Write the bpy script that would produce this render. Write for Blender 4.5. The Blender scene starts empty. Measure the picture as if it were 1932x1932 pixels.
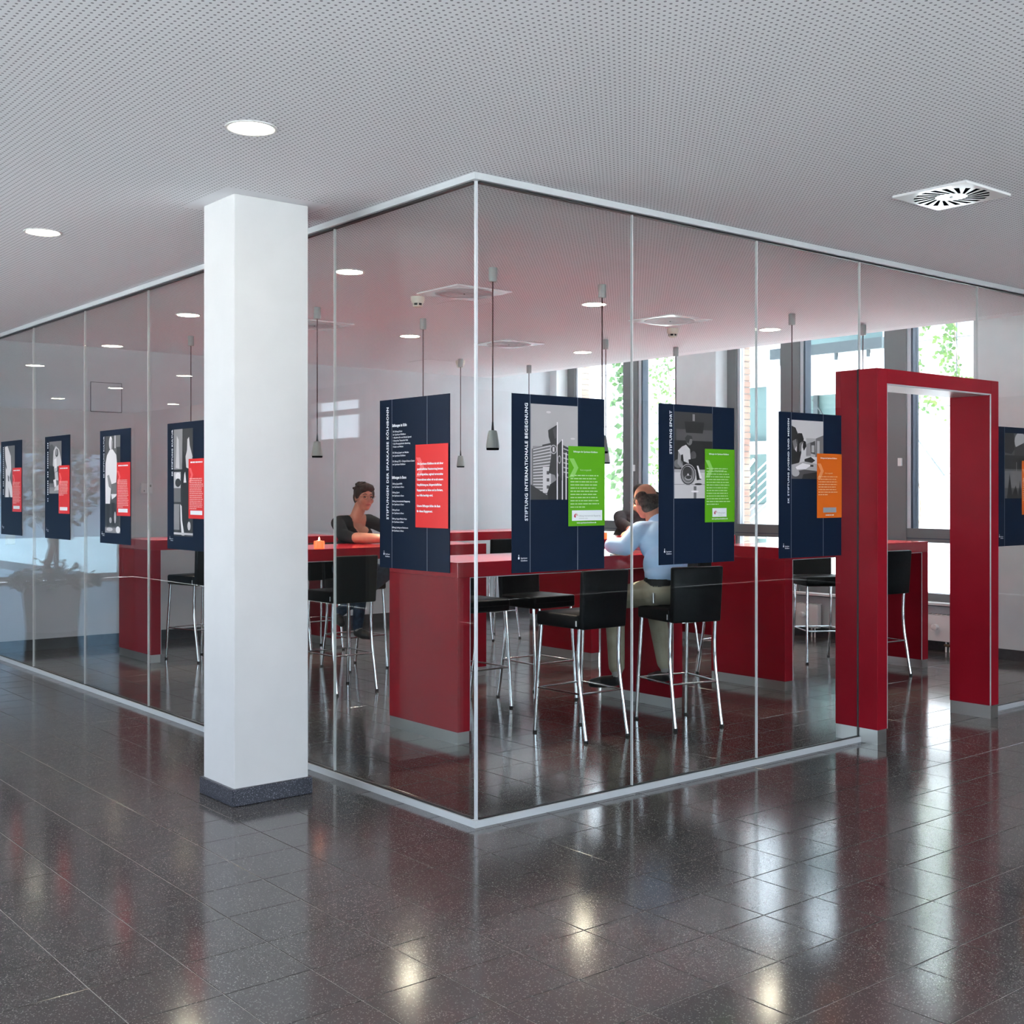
import bpy, bmesh, math, random
import numpy as np
from mathutils import Vector, Matrix, Euler

# ------------------------------------------------------------------ camera
# World: glass corner at the origin on the floor, X along the right glass wall,
# Y along the left glass wall, metres.
SC = bpy.context.scene
COL = SC.collection
FPX, CXP, HYP, EYE = 2256.0, 966.0, 930.0, 1.53
TH = math.atan2(3716 - CXP, FPX)
CAM = Vector((-3.3473, -4.3406, EYE))
cam_d = bpy.data.cameras.new('camera')
cam_d.sensor_width = 36.0
cam_d.lens = FPX / 1932 * 36.0
cam_d.shift_y = (HYP - 966.0) / 1932
cam_d.clip_start = 0.05
cam = bpy.data.objects.new('camera', cam_d)
COL.objects.link(cam)
cam.location = CAM
FWD = Vector((math.cos(TH), math.sin(TH), 0))
cam.rotation_euler = (math.pi / 2, 0, math.atan2(FWD.y, FWD.x) - math.pi / 2)
SC.camera = cam

# ------------------------------------------------------------------ sky, exposure
world = bpy.data.worlds.new('world'); SC.world = world
world.use_nodes = True
bg = world.node_tree.nodes['Background']
bg.inputs[0].default_value = (0.74, 0.84, 1.0, 1)
bg.inputs[1].default_value = 3.5
vs = SC.view_settings
vs.view_transform = 'Standard'; vs.look = 'None'; vs.gamma = 1.0; vs.use_curve_mapping = False
vs.exposure = 0.98
cy = SC.cycles
cy.max_bounces = 9; cy.diffuse_bounces = 4; cy.glossy_bounces = 4
cy.transmission_bounces = 4; cy.transparent_max_bounces = 24
cy.caustics_reflective = False; cy.caustics_refractive = False
cy.sample_clamp_indirect = 6.0
cy.use_denoising = True

def portal(name, loc, rot, sx, sy):
    l = bpy.data.lights.new(name, 'AREA'); l.shape = 'RECTANGLE'; l.size = sx; l.size_y = sy
    l.cycles.is_portal = True
    o = bpy.data.objects.new(name, l); COL.objects.link(o); o.location = loc; o.rotation_euler = rot
    return o

sun_d = bpy.data.lights.new('sun', 'SUN'); sun_d.energy = 45.0; sun_d.angle = math.radians(1.0); sun_d.color = (0.92, 0.95, 1.0)
sun = bpy.data.objects.new('sun', sun_d); COL.objects.link(sun); sun.rotation_euler = (math.radians(32), 0, 0)   # high midday sun along the facades

# main dimensions
CZ = 2.992            # suspended ceiling
XW, YB = 7.10, 7.60   # window wall (inner face), back wall
XL, YF, YE = -5.2, -9.0, 17.0   # hall: left wall, wall behind the camera, far corridor end
R = random.Random(7)

# ------------------------------------------------------------------ materials
def nt(m): return m.node_tree.nodes, m.node_tree.links
MATS = {}
def mat(name, col, rough=0.5, metal=0.0, spec=0.5, emit=None, es=0.0, coat=0.0, trans=0.0, sheen=0.0):
    m = bpy.data.materials.new(name); m.use_nodes = True
    b = m.node_tree.nodes['Principled BSDF']
    b.inputs['Base Color'].default_value = (*col, 1)
    b.inputs['Roughness'].default_value = rough
    b.inputs['Metallic'].default_value = metal
    b.inputs['Specular IOR Level'].default_value = spec
    b.inputs['Coat Weight'].default_value = coat
    b.inputs['Coat Roughness'].default_value = 0.08
    b.inputs['Sheen Weight'].default_value = sheen
    if emit:
        b.inputs['Emission Color'].default_value = (*emit, 1)
        b.inputs['Emission Strength'].default_value = es
    MATS[name] = m
    return m
def node(m, t, **kw):
    n = m.node_tree.nodes.new(t)
    for k, v in kw.items(): setattr(n, k, v)
    return n
def link(m, a, b): m.node_tree.links.new(a, b)
def math_n(m, op, a, b=None):
    n = node(m, 'ShaderNodeMath', operation=op)
    for i, v in enumerate((a, b)):
        if v is None: continue
        if isinstance(v, (int, float)): n.inputs[i].default_value = v
        else: link(m, v, n.inputs[i])
    return n.outputs[0]
def noise_colour(m, c1, c2, scale, detail=3.0, lo=0.35, hi=0.65, bump=0.0):
    """colour wanders between c1 and c2 with a world-space noise"""
    b = m.node_tree.nodes['Principled BSDF']
    g = node(m, 'ShaderNodeNewGeometry')
    n = node(m, 'ShaderNodeTexNoise'); n.inputs['Scale'].default_value = scale; n.inputs['Detail'].default_value = detail
    link(m, g.outputs['Position'], n.inputs['Vector'])
    r = node(m, 'ShaderNodeValToRGB')
    r.color_ramp.elements[0].position = lo; r.color_ramp.elements[0].color = (*c1, 1)
    r.color_ramp.elements[1].position = hi; r.color_ramp.elements[1].color = (*c2, 1)
    link(m, n.outputs['Fac'], r.inputs['Fac']); link(m, r.outputs['Color'], b.inputs['Base Color'])
    if bump:
        bp = node(m, 'ShaderNodeBump'); bp.inputs['Strength'].default_value = bump; bp.inputs['Distance'].default_value = 0.002
        link(m, n.outputs['Fac'], bp.inputs['Height']); link(m, bp.outputs['Normal'], b.inputs['Normal'])
    return m

M_wall = noise_colour(mat('white_plaster', (0.72, 0.73, 0.74), 0.75), (0.70, 0.71, 0.72), (0.74, 0.75, 0.76), 6.0, bump=0.05)
M_backwall = noise_colour(mat('grey_painted_wall', (0.56, 0.57, 0.60), 0.7), (0.55, 0.56, 0.59), (0.58, 0.59, 0.62), 4.0)
M_column = noise_colour(mat('white_column_paint', (0.72, 0.72, 0.72), 0.6), (0.71, 0.71, 0.71), (0.735, 0.735, 0.735), 5.0, bump=0.04)
M_red = noise_colour(mat('red_lacquer', (0.265, 0.007, 0.016), 0.36, spec=0.09), (0.25, 0.0065, 0.015), (0.28, 0.008, 0.018), 3.0)
M_redtop = mat('polished_red_lacquer', (0.33, 0.010, 0.020), 0.16, spec=0.6, coat=0.35)
M_steel = mat('brushed_steel', (0.60, 0.60, 0.58), 0.38, metal=1.0)
M_alu = mat('satin_aluminium', (0.66, 0.69, 0.71), 0.42, metal=0.25)
M_chrome = mat('chrome', (0.78, 0.79, 0.80), 0.09, metal=1.0)
M_leather = noise_colour(mat('black_leather', (0.006, 0.007, 0.008), 0.42, spec=0.14), (0.0032, 0.0038, 0.0048), (0.006, 0.007, 0.008), 60.0, bump=0.12)
M_black = mat('black_rubber', (0.008, 0.008, 0.009), 0.6)
M_gasket = mat('black_gasket', (0.01, 0.011, 0.013), 0.5)
M_silicone = mat('translucent_joint', (0.66, 0.67, 0.67), 0.3)
M_navy = mat('navy_print', (0.0045, 0.011, 0.028), 0.45, spec=0.09)
M_white = mat('white_print', (0.85, 0.86, 0.88), 0.4, spec=0.12)
M_pale = mat('pale_line_print', (0.30, 0.33, 0.38), 0.4, spec=0.12)
M_pred = mat('red_print', (0.66, 0.03, 0.03), 0.35, spec=0.12)
M_pgreen = mat('green_print', (0.095, 0.33, 0.010), 0.35, spec=0.12)
M_porange = mat('orange_print', (0.62, 0.12, 0.012), 0.35, spec=0.12)
M_cred = mat('red_chevron_print', (0.80, 0.10, 0.10), 0.35)
M_cgreen = mat('green_chevron_print', (0.22, 0.50, 0.10), 0.35)
M_corange = mat('orange_chevron_print', (0.68, 0.22, 0.08), 0.35)
M_fgreen = mat('fine_print_on_green', (0.42, 0.60, 0.32), 0.4, spec=0.12)
M_fred = mat('fine_print_on_red', (0.80, 0.40, 0.38), 0.4, spec=0.12)
M_forange = mat('fine_print_on_orange', (0.74, 0.42, 0.24), 0.4, spec=0.12)
M_logo = mat('logo_red_print', (0.45, 0.02, 0.05), 0.4)
M_logogrey = mat('logo_grey_print', (0.30, 0.31, 0.34), 0.4)
GREY = [mat('photo_grey_%s' % n, (v * 1.0, v * 0.94, v * 0.95), 0.4) for n, v in
        zip('abcdefgh', (0.010, 0.03, 0.07, 0.14, 0.24, 0.38, 0.56, 0.80))]
M_lampgrey = mat('grey_lamp_housing', (0.34, 0.36, 0.35), 0.4)
M_cord = mat('dark_red_cord', (0.05, 0.008, 0.010), 0.6)
M_lens = mat('lit_lamp_lens', (1, 1, 1), 0.5, emit=(1.0, 0.89, 0.68), es=45.0)
M_bulb = mat('lit_halogen_bulb', (1, 1, 1), 0.5, emit=(1.0, 0.75, 0.5), es=3.0)
M_trimwhite = mat('white_enamel', (0.78, 0.78, 0.77), 0.4)
M_plate = mat('glossy_white_plate', (0.86, 0.86, 0.87), 0.25, spec=0.8, coat=0.6)
M_grille = mat('perforated_grille', (0.46, 0.46, 0.48), 0.5)
M_cream = mat('cream_plastic', (0.70, 0.66, 0.56), 0.45)
M_slot = mat('dark_slot', (0.004, 0.005, 0.007), 0.9, spec=0.0)
M_frame = mat('grey_window_frame', (0.165, 0.17, 0.175), 0.5)
M_framew = mat('pale_window_bead', (0.62, 0.64, 0.68), 0.4)
M_framed = mat('dark_window_gasket', (0.03, 0.045, 0.07), 0.5)
M_rad = mat('white_radiator_enamel', (0.78, 0.75, 0.74), 0.35)
M_brick = noise_colour(mat('weathered_brick', (0.42, 0.24, 0.18), 0.85), (0.34, 0.20, 0.16), (0.52, 0.36, 0.28), 2.5, bump=0.3)
M_mortar = mat('mortar', (0.42, 0.40, 0.38), 0.9)
M_render = noise_colour(mat('white_render', (0.9, 0.9, 0.9), 0.8), (0.88, 0.89, 0.89), (0.92, 0.92, 0.92), 2.0)
M_darkwall = noise_colour(mat('dark_wood_panelling', (0.10, 0.085, 0.075), 0.6), (0.08, 0.07, 0.06), (0.12, 0.10, 0.09), 3.0)  # dark tone made up for unseen hall walls, keeps reflections dim
M_paving = noise_colour(mat('pale_paving', (0.55, 0.54, 0.51), 0.9), (0.50, 0.49, 0.46), (0.60, 0.59, 0.56), 1.5)
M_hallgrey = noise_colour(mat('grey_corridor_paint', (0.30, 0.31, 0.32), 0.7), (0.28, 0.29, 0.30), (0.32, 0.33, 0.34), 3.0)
M_gravel = noise_colour(mat('pale_gravel', (0.6, 0.6, 0.58), 0.9), (0.48, 0.48, 0.46), (0.70, 0.70, 0.68), 40.0, bump=0.5)
M_teal = mat('pale_teal_glazing', (0.085, 0.13, 0.13), 0.3, spec=0.2)
M_steelgrey = mat('painted_steel', (0.025, 0.035, 0.04), 0.5)
M_leaf = noise_colour(mat('green_leaf', (0.10, 0.22, 0.05), 0.5), (0.035, 0.10, 0.02), (0.12, 0.20, 0.035), 5.0)
M_leafd = noise_colour(mat('dark_green_leaf', (0.03, 0.08, 0.02), 0.45), (0.02, 0.06, 0.015), (0.06, 0.13, 0.03), 5.0)
M_bark = noise_colour(mat('bark', (0.12, 0.08, 0.05), 0.9), (0.08, 0.055, 0.035), (0.17, 0.12, 0.08), 20.0, bump=0.5)
M_pot = mat('grey_planter', (0.22, 0.23, 0.24), 0.5)
M_soil = mat('soil', (0.03, 0.02, 0.015), 0.95)
M_stone = mat('plinth_stone', (0.03, 0.032, 0.045), 0.35)
M_base = noise_colour(mat('dark_skirting', (0.035, 0.035, 0.04), 0.3), (0.03, 0.03, 0.034), (0.045, 0.045, 0.05), 30.0)
M_skin = noise_colour(mat('skin', (0.46, 0.20, 0.13), 0.5), (0.42, 0.17, 0.11), (0.50, 0.23, 0.15), 12.0)
M_hair = noise_colour(mat('dark_brown_hair', (0.030, 0.018, 0.014), 0.6), (0.010, 0.006, 0.005), (0.035, 0.020, 0.015), 60.0, bump=0.6)
M_hairg = noise_colour(mat('greying_brown_hair', (0.06, 0.045, 0.035), 0.7), (0.014, 0.010, 0.009), (0.06, 0.045, 0.036), 70.0, bump=0.6)
M_blackcloth = noise_colour(mat('black_knit', (0.008, 0.009, 0.012), 0.85), (0.006, 0.007, 0.010), (0.012, 0.013, 0.016), 50.0)
M_jeans = noise_colour(mat('dark_denim', (0.02, 0.04, 0.08), 0.85), (0.015, 0.03, 0.06), (0.03, 0.06, 0.11), 30.0)
M_shirt = noise_colour(mat('light_blue_cotton', (0.46, 0.66, 0.92), 0.8), (0.43, 0.63, 0.90), (0.50, 0.70, 0.95), 9.0)
M_khaki = noise_colour(mat('khaki_cotton', (0.33, 0.30, 0.21), 0.85), (0.29, 0.26, 0.18), (0.37, 0.34, 0.25), 9.0)
M_darkshirt = noise_colour(mat('charcoal_shirt', (0.035, 0.033, 0.038), 0.85), (0.028, 0.027, 0.031), (0.05, 0.047, 0.052), 20.0)
M_shoe = mat('black_shoe', (0.01, 0.01, 0.011), 0.4)
M_sock = mat('pale_sock', (0.35, 0.33, 0.30), 0.9)
M_lip = mat('lips', (0.40, 0.10, 0.085), 0.5)
M_eye = mat('dark_eye', (0.02, 0.012, 0.010), 0.3)
M_specs = mat('brown_spectacle_wire', (0.16, 0.06, 0.03), 0.3)
M_candle = mat('orange_candle_glass', (0.85, 0.12, 0.03), 0.2, emit=(1.0, 0.10, 0.03), es=1.1)
M_flame = mat('flame', (1, 0.8, 0.5), 0.5, emit=(1.0, 0.6, 0.3), es=30.0)
M_wax = mat('wax', (0.8, 0.6, 0.5), 0.5)
M_panelw = mat('wall_unit_plastic', (0.62, 0.64, 0.66), 0.4)
M_lcd = mat('lcd_grey', (0.16, 0.20, 0.18), 0.3)
M_paper = mat('white_paper', (0.8, 0.82, 0.84), 0.7)

# clear sheet: what passes goes straight on, the rest mirrors by the angle (Schlick)
def glass(name, tint, f0=0.018):
    m = bpy.data.materials.new(name); m.use_nodes = True
    n, l = nt(m); n.clear()
    out = node(m, 'ShaderNodeOutputMaterial')
    t = node(m, 'ShaderNodeBsdfTransparent'); t.inputs[0].default_value = (*tint, 1)
    g = node(m, 'ShaderNodeBsdfGlossy'); g.inputs['Roughness'].default_value = 0.0
    g.inputs['Color'].default_value = (0.95, 1.0, 0.98, 1)
    lw = node(m, 'ShaderNodeLayerWeight'); lw.inputs['Blend'].default_value = 0.5
    p = math_n(m, 'POWER', lw.outputs['Facing'], 5.0)
    f = math_n(m, 'ADD', math_n(m, 'MULTIPLY', p, 0.85), f0)
    mx = node(m, 'ShaderNodeMixShader')
    link(m, f, mx.inputs[0]); link(m, t.outputs[0], mx.inputs[1]); link(m, g.outputs[0], mx.inputs[2])
    link(m, mx.outputs[0], out.inputs[0])
    return m
M_glass = glass('partition_glass', (0.955, 0.97, 0.965))
M_tintglass = glass('smoked_glass', (0.30, 0.37, 0.42))  # tint added to dim the corridor-end daylight mirrored in the partition
M_winglass = glass('window_glass', (0.97, 0.985, 0.98))

def speckle(m, base1, base2, fleck, scale, thr):
    """terrazzo: fine pale flecks on a dark, gently mottled ground"""
    b = m.node_tree.nodes['Principled BSDF']
    g = node(m, 'ShaderNodeNewGeometry')
    n1 = node(m, 'ShaderNodeTexNoise'); n1.inputs['Scale'].default_value = scale * 1.4; n1.inputs['Detail'].default_value = 2.0
    link(m, g.outputs['Position'], n1.inputs['Vector'])
    r1 = node(m, 'ShaderNodeValToRGB')
    r1.color_ramp.elements[0].position = 0.35; r1.color_ramp.elements[0].color = (*base1, 1)
    r1.color_ramp.elements[1].position = 0.68; r1.color_ramp.elements[1].color = (*base2, 1)
    link(m, n1.outputs['Fac'], r1.inputs['Fac'])
    v = node(m, 'ShaderNodeTexVoronoi'); v.inputs['Scale'].default_value = scale
    link(m, g.outputs['Position'], v.inputs['Vector'])
    w = node(m, 'ShaderNodeTexWhiteNoise'); link(m, v.outputs['Color'], w.inputs['Vector'])
    size = math_n(m, 'MULTIPLY', math_n(m, 'POWER', w.outputs['Value'], 3.0), thr)
    msk = math_n(m, 'LESS_THAN', v.outputs['Distance'], size)
    mx = node(m, 'ShaderNodeMix', data_type='RGBA')
    link(m, msk, mx.inputs['Factor']); link(m, r1.outputs['Color'], mx.inputs[6]); mx.inputs[7].default_value = (*fleck, 1)
    link(m, mx.outputs[2], b.inputs['Base Color'])
    return m
M_tile = speckle(mat('polished_terrazzo', (0.05, 0.05, 0.05), 0.125, spec=0.5), (0.062, 0.056, 0.056), (0.082, 0.075, 0.074), (0.24, 0.23, 0.22), 200.0, 0.55)
M_joint = mat('grey_grout', (0.38, 0.36, 0.34), 0.7)
speckle(M_stone, (0.018, 0.020, 0.030), (0.045, 0.05, 0.07), (0.26, 0.27, 0.32), 270.0, 0.62)

def ceiling_mat():
    m = mat('perforated_plasterboard', (0.84, 0.84, 0.855), 0.8)
    b = m.node_tree.nodes['Principled BSDF']
    g = node(m, 'ShaderNodeNewGeometry'); s = node(m, 'ShaderNodeSeparateXYZ')
    link(m, g.outputs['Position'], s.inputs[0])
    P = 0.0248
    d = []
    for ax in (0, 1):
        f = math_n(m, 'FRACT', math_n(m, 'MULTIPLY', math_n(m, 'ADD', s.outputs[ax], 100.0), 1 / P))
        f = math_n(m, 'SUBTRACT', f, 0.5)
        d.append(math_n(m, 'MULTIPLY', f, f))
    dist = math_n(m, 'SQRT', math_n(m, 'ADD', d[0], d[1]))
    hole = math_n(m, 'LESS_THAN', dist, 0.195)
    # plain margin round the column and along the window edge
    ax = math_n(m, 'SUBTRACT', math_n(m, 'ABSOLUTE', math_n(m, 'ADD', s.outputs[0], 0.49)), 0.285)
    ay = math_n(m, 'SUBTRACT', math_n(m, 'ABSOLUTE', math_n(m, 'SUBTRACT', s.outputs[1], 1.20)), 0.255)
    out1 = math_n(m, 'GREATER_THAN', math_n(m, 'MAXIMUM', ax, ay), 0.0)
    out2 = math_n(m, 'LESS_THAN', s.outputs[0], 5.95)
    hole = math_n(m, 'MULTIPLY', math_n(m, 'MULTIPLY', hole, out1), out2)
    mx = node(m, 'ShaderNodeMix', data_type='RGBA')
    link(m, hole, mx.inputs['Factor'])
    mx.inputs[6].default_value = (0.83, 0.83, 0.865, 1); mx.inputs[7].default_value = (0.20, 0.20, 0.225, 1)
    link(m, mx.outputs[2], b.inputs['Base Color'])
    return m
M_ceil = ceiling_mat()

# ------------------------------------------------------------------ mesh helpers
class MB:
    """collects quads, boxes, rods, lathes; build() links them as one mesh object"""
    def __init__(self): self.v = []; self.f = []; self.m = []; self.smooth = False
    def add(self, vs, fs, mi=0):
        o = len(self.v); self.v += [tuple(p) for p in vs]
        self.f += [tuple(i + o for i in f) for f in fs]; self.m += [mi] * len(fs); return self
    def box(self, x0, x1, y0, y1, z0, z1, mi=0):
        v = [(x, y, z) for z in (z0, z1) for y in (y0, y1) for x in (x0, x1)]
        return self.add(v, [(0, 2, 3, 1), (4, 5, 7, 6), (0, 1, 5, 4), (1, 3, 7, 5), (3, 2, 6, 7), (2, 0, 4, 6)], mi)
    def quad(self, a, b, c, d, mi=0): return self.add([a, b, c, d], [(0, 1, 2, 3)], mi)
    def tube(self, pts, rad, seg=10, mi=0, caps=True):
        pts = [Vector(p) for p in pts]; n = len(pts)
        rad = rad if isinstance(rad, (list, tuple)) else [rad] * n
        vs = []; prev = None
        for i, p in enumerate(pts):
            t = (pts[min(i + 1, n - 1)] - pts[max(i - 1, 0)]).normalized()
            if prev is None:
                a = Vector((0, 0, 1)) if abs(t.z) < 0.9 else Vector((1, 0, 0))
                u = t.cross(a).normalized()
            else:
                u = (prev - t * prev.dot(t)).normalized()
            prev = u; w = t.cross(u)
            for k in range(seg):
                an = 2 * math.pi * k / seg
                vs.append(p + (u * math.cos(an) + w * math.sin(an)) * rad[i])
        fs = [(i * seg + k, i * seg + (k + 1) % seg, (i + 1) * seg + (k + 1) % seg, (i + 1) * seg + k) for i in range(n - 1) for k in range(seg)]
        if caps: fs += [tuple(reversed(range(seg))), tuple(range((n - 1) * seg, n * seg))]
        self.smooth = True
        return self.add(vs, fs, mi)
    def lathe(self, prof, c=(0, 0, 0), seg=20, mi=0):
        """prof: list of (r, z) top to bottom"""
        vs = []; fs = []
        for r, z in prof:
            for k in range(seg):
                an = 2 * math.pi * k / seg
                vs.append((c[0] + r * math.cos(an), c[1] + r * math.sin(an), c[2] + z))
        for i in range(len(prof) - 1):
            for k in range(seg):
                fs.append((i * seg + k, (i + 1) * seg + k, (i + 1) * seg + (k + 1) % seg, i * seg + (k + 1) % seg))
        fs += [tuple(range(seg)), tuple(reversed(range((len(prof) - 1) * seg, len(prof) * seg)))]
        return self.add(vs, fs, mi)
    def poly(self, pts, mi=0): return self.add(pts, [tuple(range(len(pts)))], mi)
    def mesh(self, name):
        me = bpy.data.meshes.new(name); me.from_pydata(self.v, [], self.f)
        if any(self.m): me.polygons.foreach_set('material_index', self.m)
        if self.smooth: me.polygons.foreach_set('use_smooth', [len(f) == 4 for f in self.f])
        me.update(); return me
    def build(self, name, m, parent=None, bevel=0.0, seg=2):
        me = self.mesh(name)
        if bevel:
            bm = bmesh.new(); bm.from_mesh(me); bmesh.ops.recalc_face_normals(bm, faces=bm.faces)
            bmesh.ops.bevel(bm, geom=bm.edges[:], offset=bevel, segments=seg, affect='EDGES', profile=0.5)
            bm.to_mesh(me); bm.free()
            if seg > 1: me.polygons.foreach_set('use_smooth', [True] * len(me.polygons)); me.set_sharp_from_angle(angle=math.radians(50))
        elif self.smooth: me.set_sharp_from_angle(angle=math.radians(50))
        return obj(name, me, m, parent)
def obj(name, me, m, parent=None):
    for x in (m if isinstance(m, (list, tuple)) else [m]):
        if x is not None and len(me.materials) < (len(m) if isinstance(m, (list, tuple)) else 1): me.materials.append(x)
    o = bpy.data.objects.new(name, me); COL.objects.link(o); o.parent = parent
    return o
def empty(name, loc=(0, 0, 0), rz=0.0):
    o = bpy.data.objects.new(name, None); COL.objects.link(o); o.location = loc; o.rotation_euler = (0, 0, rz)
    o.empty_display_size = 0.1
    return o
def tag(o, label, cat, group=None, kind=None):
    o['label'] = label; o['category'] = cat
    if group: o['group'] = group
    if kind: o['kind'] = kind
    return o
def copy_tree(o, parent=None):
    c = o.copy(); COL.objects.link(c)
    if parent is not None: c.parent = parent
    for ch in list(o.children): copy_tree(ch, c)
    return c
def px(p):
    d = Vector(p) - CAM
    f = d.dot(FWD); r = d.x * math.sin(TH) - d.y * math.cos(TH)
    return (CXP + FPX * r / f, HYP - FPX * d.z / f, f) if f > 0.1 else (0, 0, -1)

# ------------------------------------------------------------------ floor and its tiles
PT = 0.303; X0T, Y0T = 0.712, -0.661
fl = MB().box(XL, 7.42, YF, YE, -0.12, -0.0025).box(7.42, 14.0, YF, 0.0, -0.12, -0.0025).build('floor', M_joint)
tag(fl, 'polished dark grey terrazzo tile floor with pale joints', 'floor', kind='structure')
def tile_mesh():
    b = 0.0012; h = PT / 2 - 0.0020
    m = MB()
    lo = [(-h, -h), (h, -h), (h, h), (-h, h)]; i = h - b
    hi = [(-i, -i), (i, -i), (i, i), (-i, i)]
    vs = [(x, y, -0.0035) for x, y in lo] + [(x, y, -0.0006) for x, y in lo] + [(x, y, 0.0) for x, y in hi]
    fs = [(8, 9, 10, 11)]
    for k in range(4):
        j = (k + 1) % 4
        fs += [(k, j, 4 + j, 4 + k), (4 + k, 4 + j, 8 + j, 8 + k)]
    m.add(vs, fs); return m.mesh('floor_tile')
tm = tile_mesh(); tm.materials.append(M_tile)
cells = []
for i in range(int((XL - X0T) / PT), int((14.0 - X0T) / PT)):
    for j in range(int((YF - Y0T) / PT), int((YE - Y0T) / PT)):
        x, y = X0T + (i + 0.5) * PT, Y0T + (j + 0.5) * PT
        u, v, f = px((x, y, 0))
        if (y > YB + 0.2 and x > 0.1) or (x > 7.45 and y > -0.16): continue
        seen = f > 0.3 and -60 < u < 1990 and 900 < v < 2000
        cells.append((f if seen else 1e3 + abs(f), x, y))
cells.sort()
rest = MB(); tv = [tuple(v.co) for v in tm.vertices]; tf = [tuple(p.vertices) for p in tm.polygons]
for k, (f, x, y) in enumerate(cells):
    a, b = R.gauss(0, 0.0007), R.gauss(0, 0.0007)
    if k < 300:
        o = bpy.data.objects.new('floor_tile', tm); COL.objects.link(o); o.parent = fl
        o.location = (x, y, 0); o.rotation_euler = (a, b, 0)
    else:
        rest.add([(vx + x, vy + y, vz + a * vy - b * vx) for vx, vy, vz in tv], tf)
ro = rest.build('floor_tiles_beyond', M_tile, fl); ro['kind'] = 'stuff'

# ------------------------------------------------------------------ ceiling
c = MB().box(XL, 6.12, YF, YE, CZ, CZ + 0.06).box(6.12, 14.0, YF, -0.03, CZ, CZ + 0.06).build('ceiling', M_ceil)
tag(c, 'grey white perforated plasterboard ceiling with rows of small holes', 'ceiling', kind='structure')
c = MB().box(6.12, 7.75, -0.03, YE, 3.60, 3.68).box(6.08, 6.12, -0.03, YE, CZ + 0.06, 3.60).box(6.12, 7.75, -0.03, 0.03, CZ + 0.06, 3.60).build('ceiling_recess', M_wall)
tag(c, 'white raised ceiling strip in front of the courtyard windows', 'ceiling', kind='structure')

# ------------------------------------------------------------------ walls of the room
w = MB().box(0.0, XW, YB, YB + 0.15, 0, CZ).box(6.12, XW, YB, YB + 0.15, CZ, 3.6).build('wall_back', M_backwall)
tag(w, 'plain grey back wall of the glass room', 'wall', kind='structure')
b = MB().box(0.02, XW, YB - 0.014, YB, 0, 0.105).build('baseboard_back', M_base)
tag(b, 'dark skirting along the grey back wall', 'baseboard', kind='structure')

W1 = (5.36, 7.47); W2 = (1.58, 4.73)      # window openings in Y
w = MB()
for y0, y1 in ((W1[1], YB + 0.15), (W2[1], W1[0]), (-0.05, W2[0])):
    w.box(XW, 7.42, y0, y1, 0, 3.6)
for y0, y1 in (W1, W2):
    w.box(7.27, 7.42, y0, y1, 0, 0.43); w.box(7.27, 7.42, y0, y1, 3.42, 3.6)
w = w.build('wall_right', M_wall)
tag(w, 'white window wall with piers and low parapets below the windows', 'wall', kind='structure')
b = MB()
for y0, y1, xx in ((W1[0], W1[1], 7.27), (W2[0], W2[1], 7.27), (W2[1], W1[0], XW), (0.03, W2[0], XW)):
    b.box(xx - 0.014, xx, y0 + 0.001, y1 - 0.001, 0, 0.10)
b = b.build('baseboard_right', M_base)
tag(b, 'dark skirting along the white window wall', 'baseboard', kind='structure')

# brick outer leaf beside each window: single bricks in the jambs
def jamb(name, yj, label, ydir):
    root = MB().box(7.424, 7.66, yj, yj + 0.24 * ydir, 0.0, 3.58).build(name, M_mortar)
    me = MB().box(-0.115, 0.115, -0.010, 0.115, -0.031, 0.031).build('brick', M_brick, root, bevel=0.003, seg=1)
    mesh = me.data
    tones = [M_brick]
    n = 0; z = 0.04
    while z < 3.5:
        o = me if n == 0 else bpy.data.objects.new('brick', mesh)
        if n: COL.objects.link(o); o.parent = root
        o.location = (7.545 + (0.006 if n % 2 else -0.002), yj, z); o.rotation_euler = (0, 0, R.uniform(-.004, .004))
        if ydir < 0: o.rotation_euler.z += math.pi
        z += 0.0745; n += 1
    tag(root, label, 'brickwork', 'brick window jambs', kind='structure')
jamb('wall_brick_far', W1[1] - 0.03, 'reddish brick jamb outside the window nearest the grey back wall', 1)
jamb('wall_brick_near', W2[1] - 0.03, 'reddish brick jamb outside the wide three pane window', 1)

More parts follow.
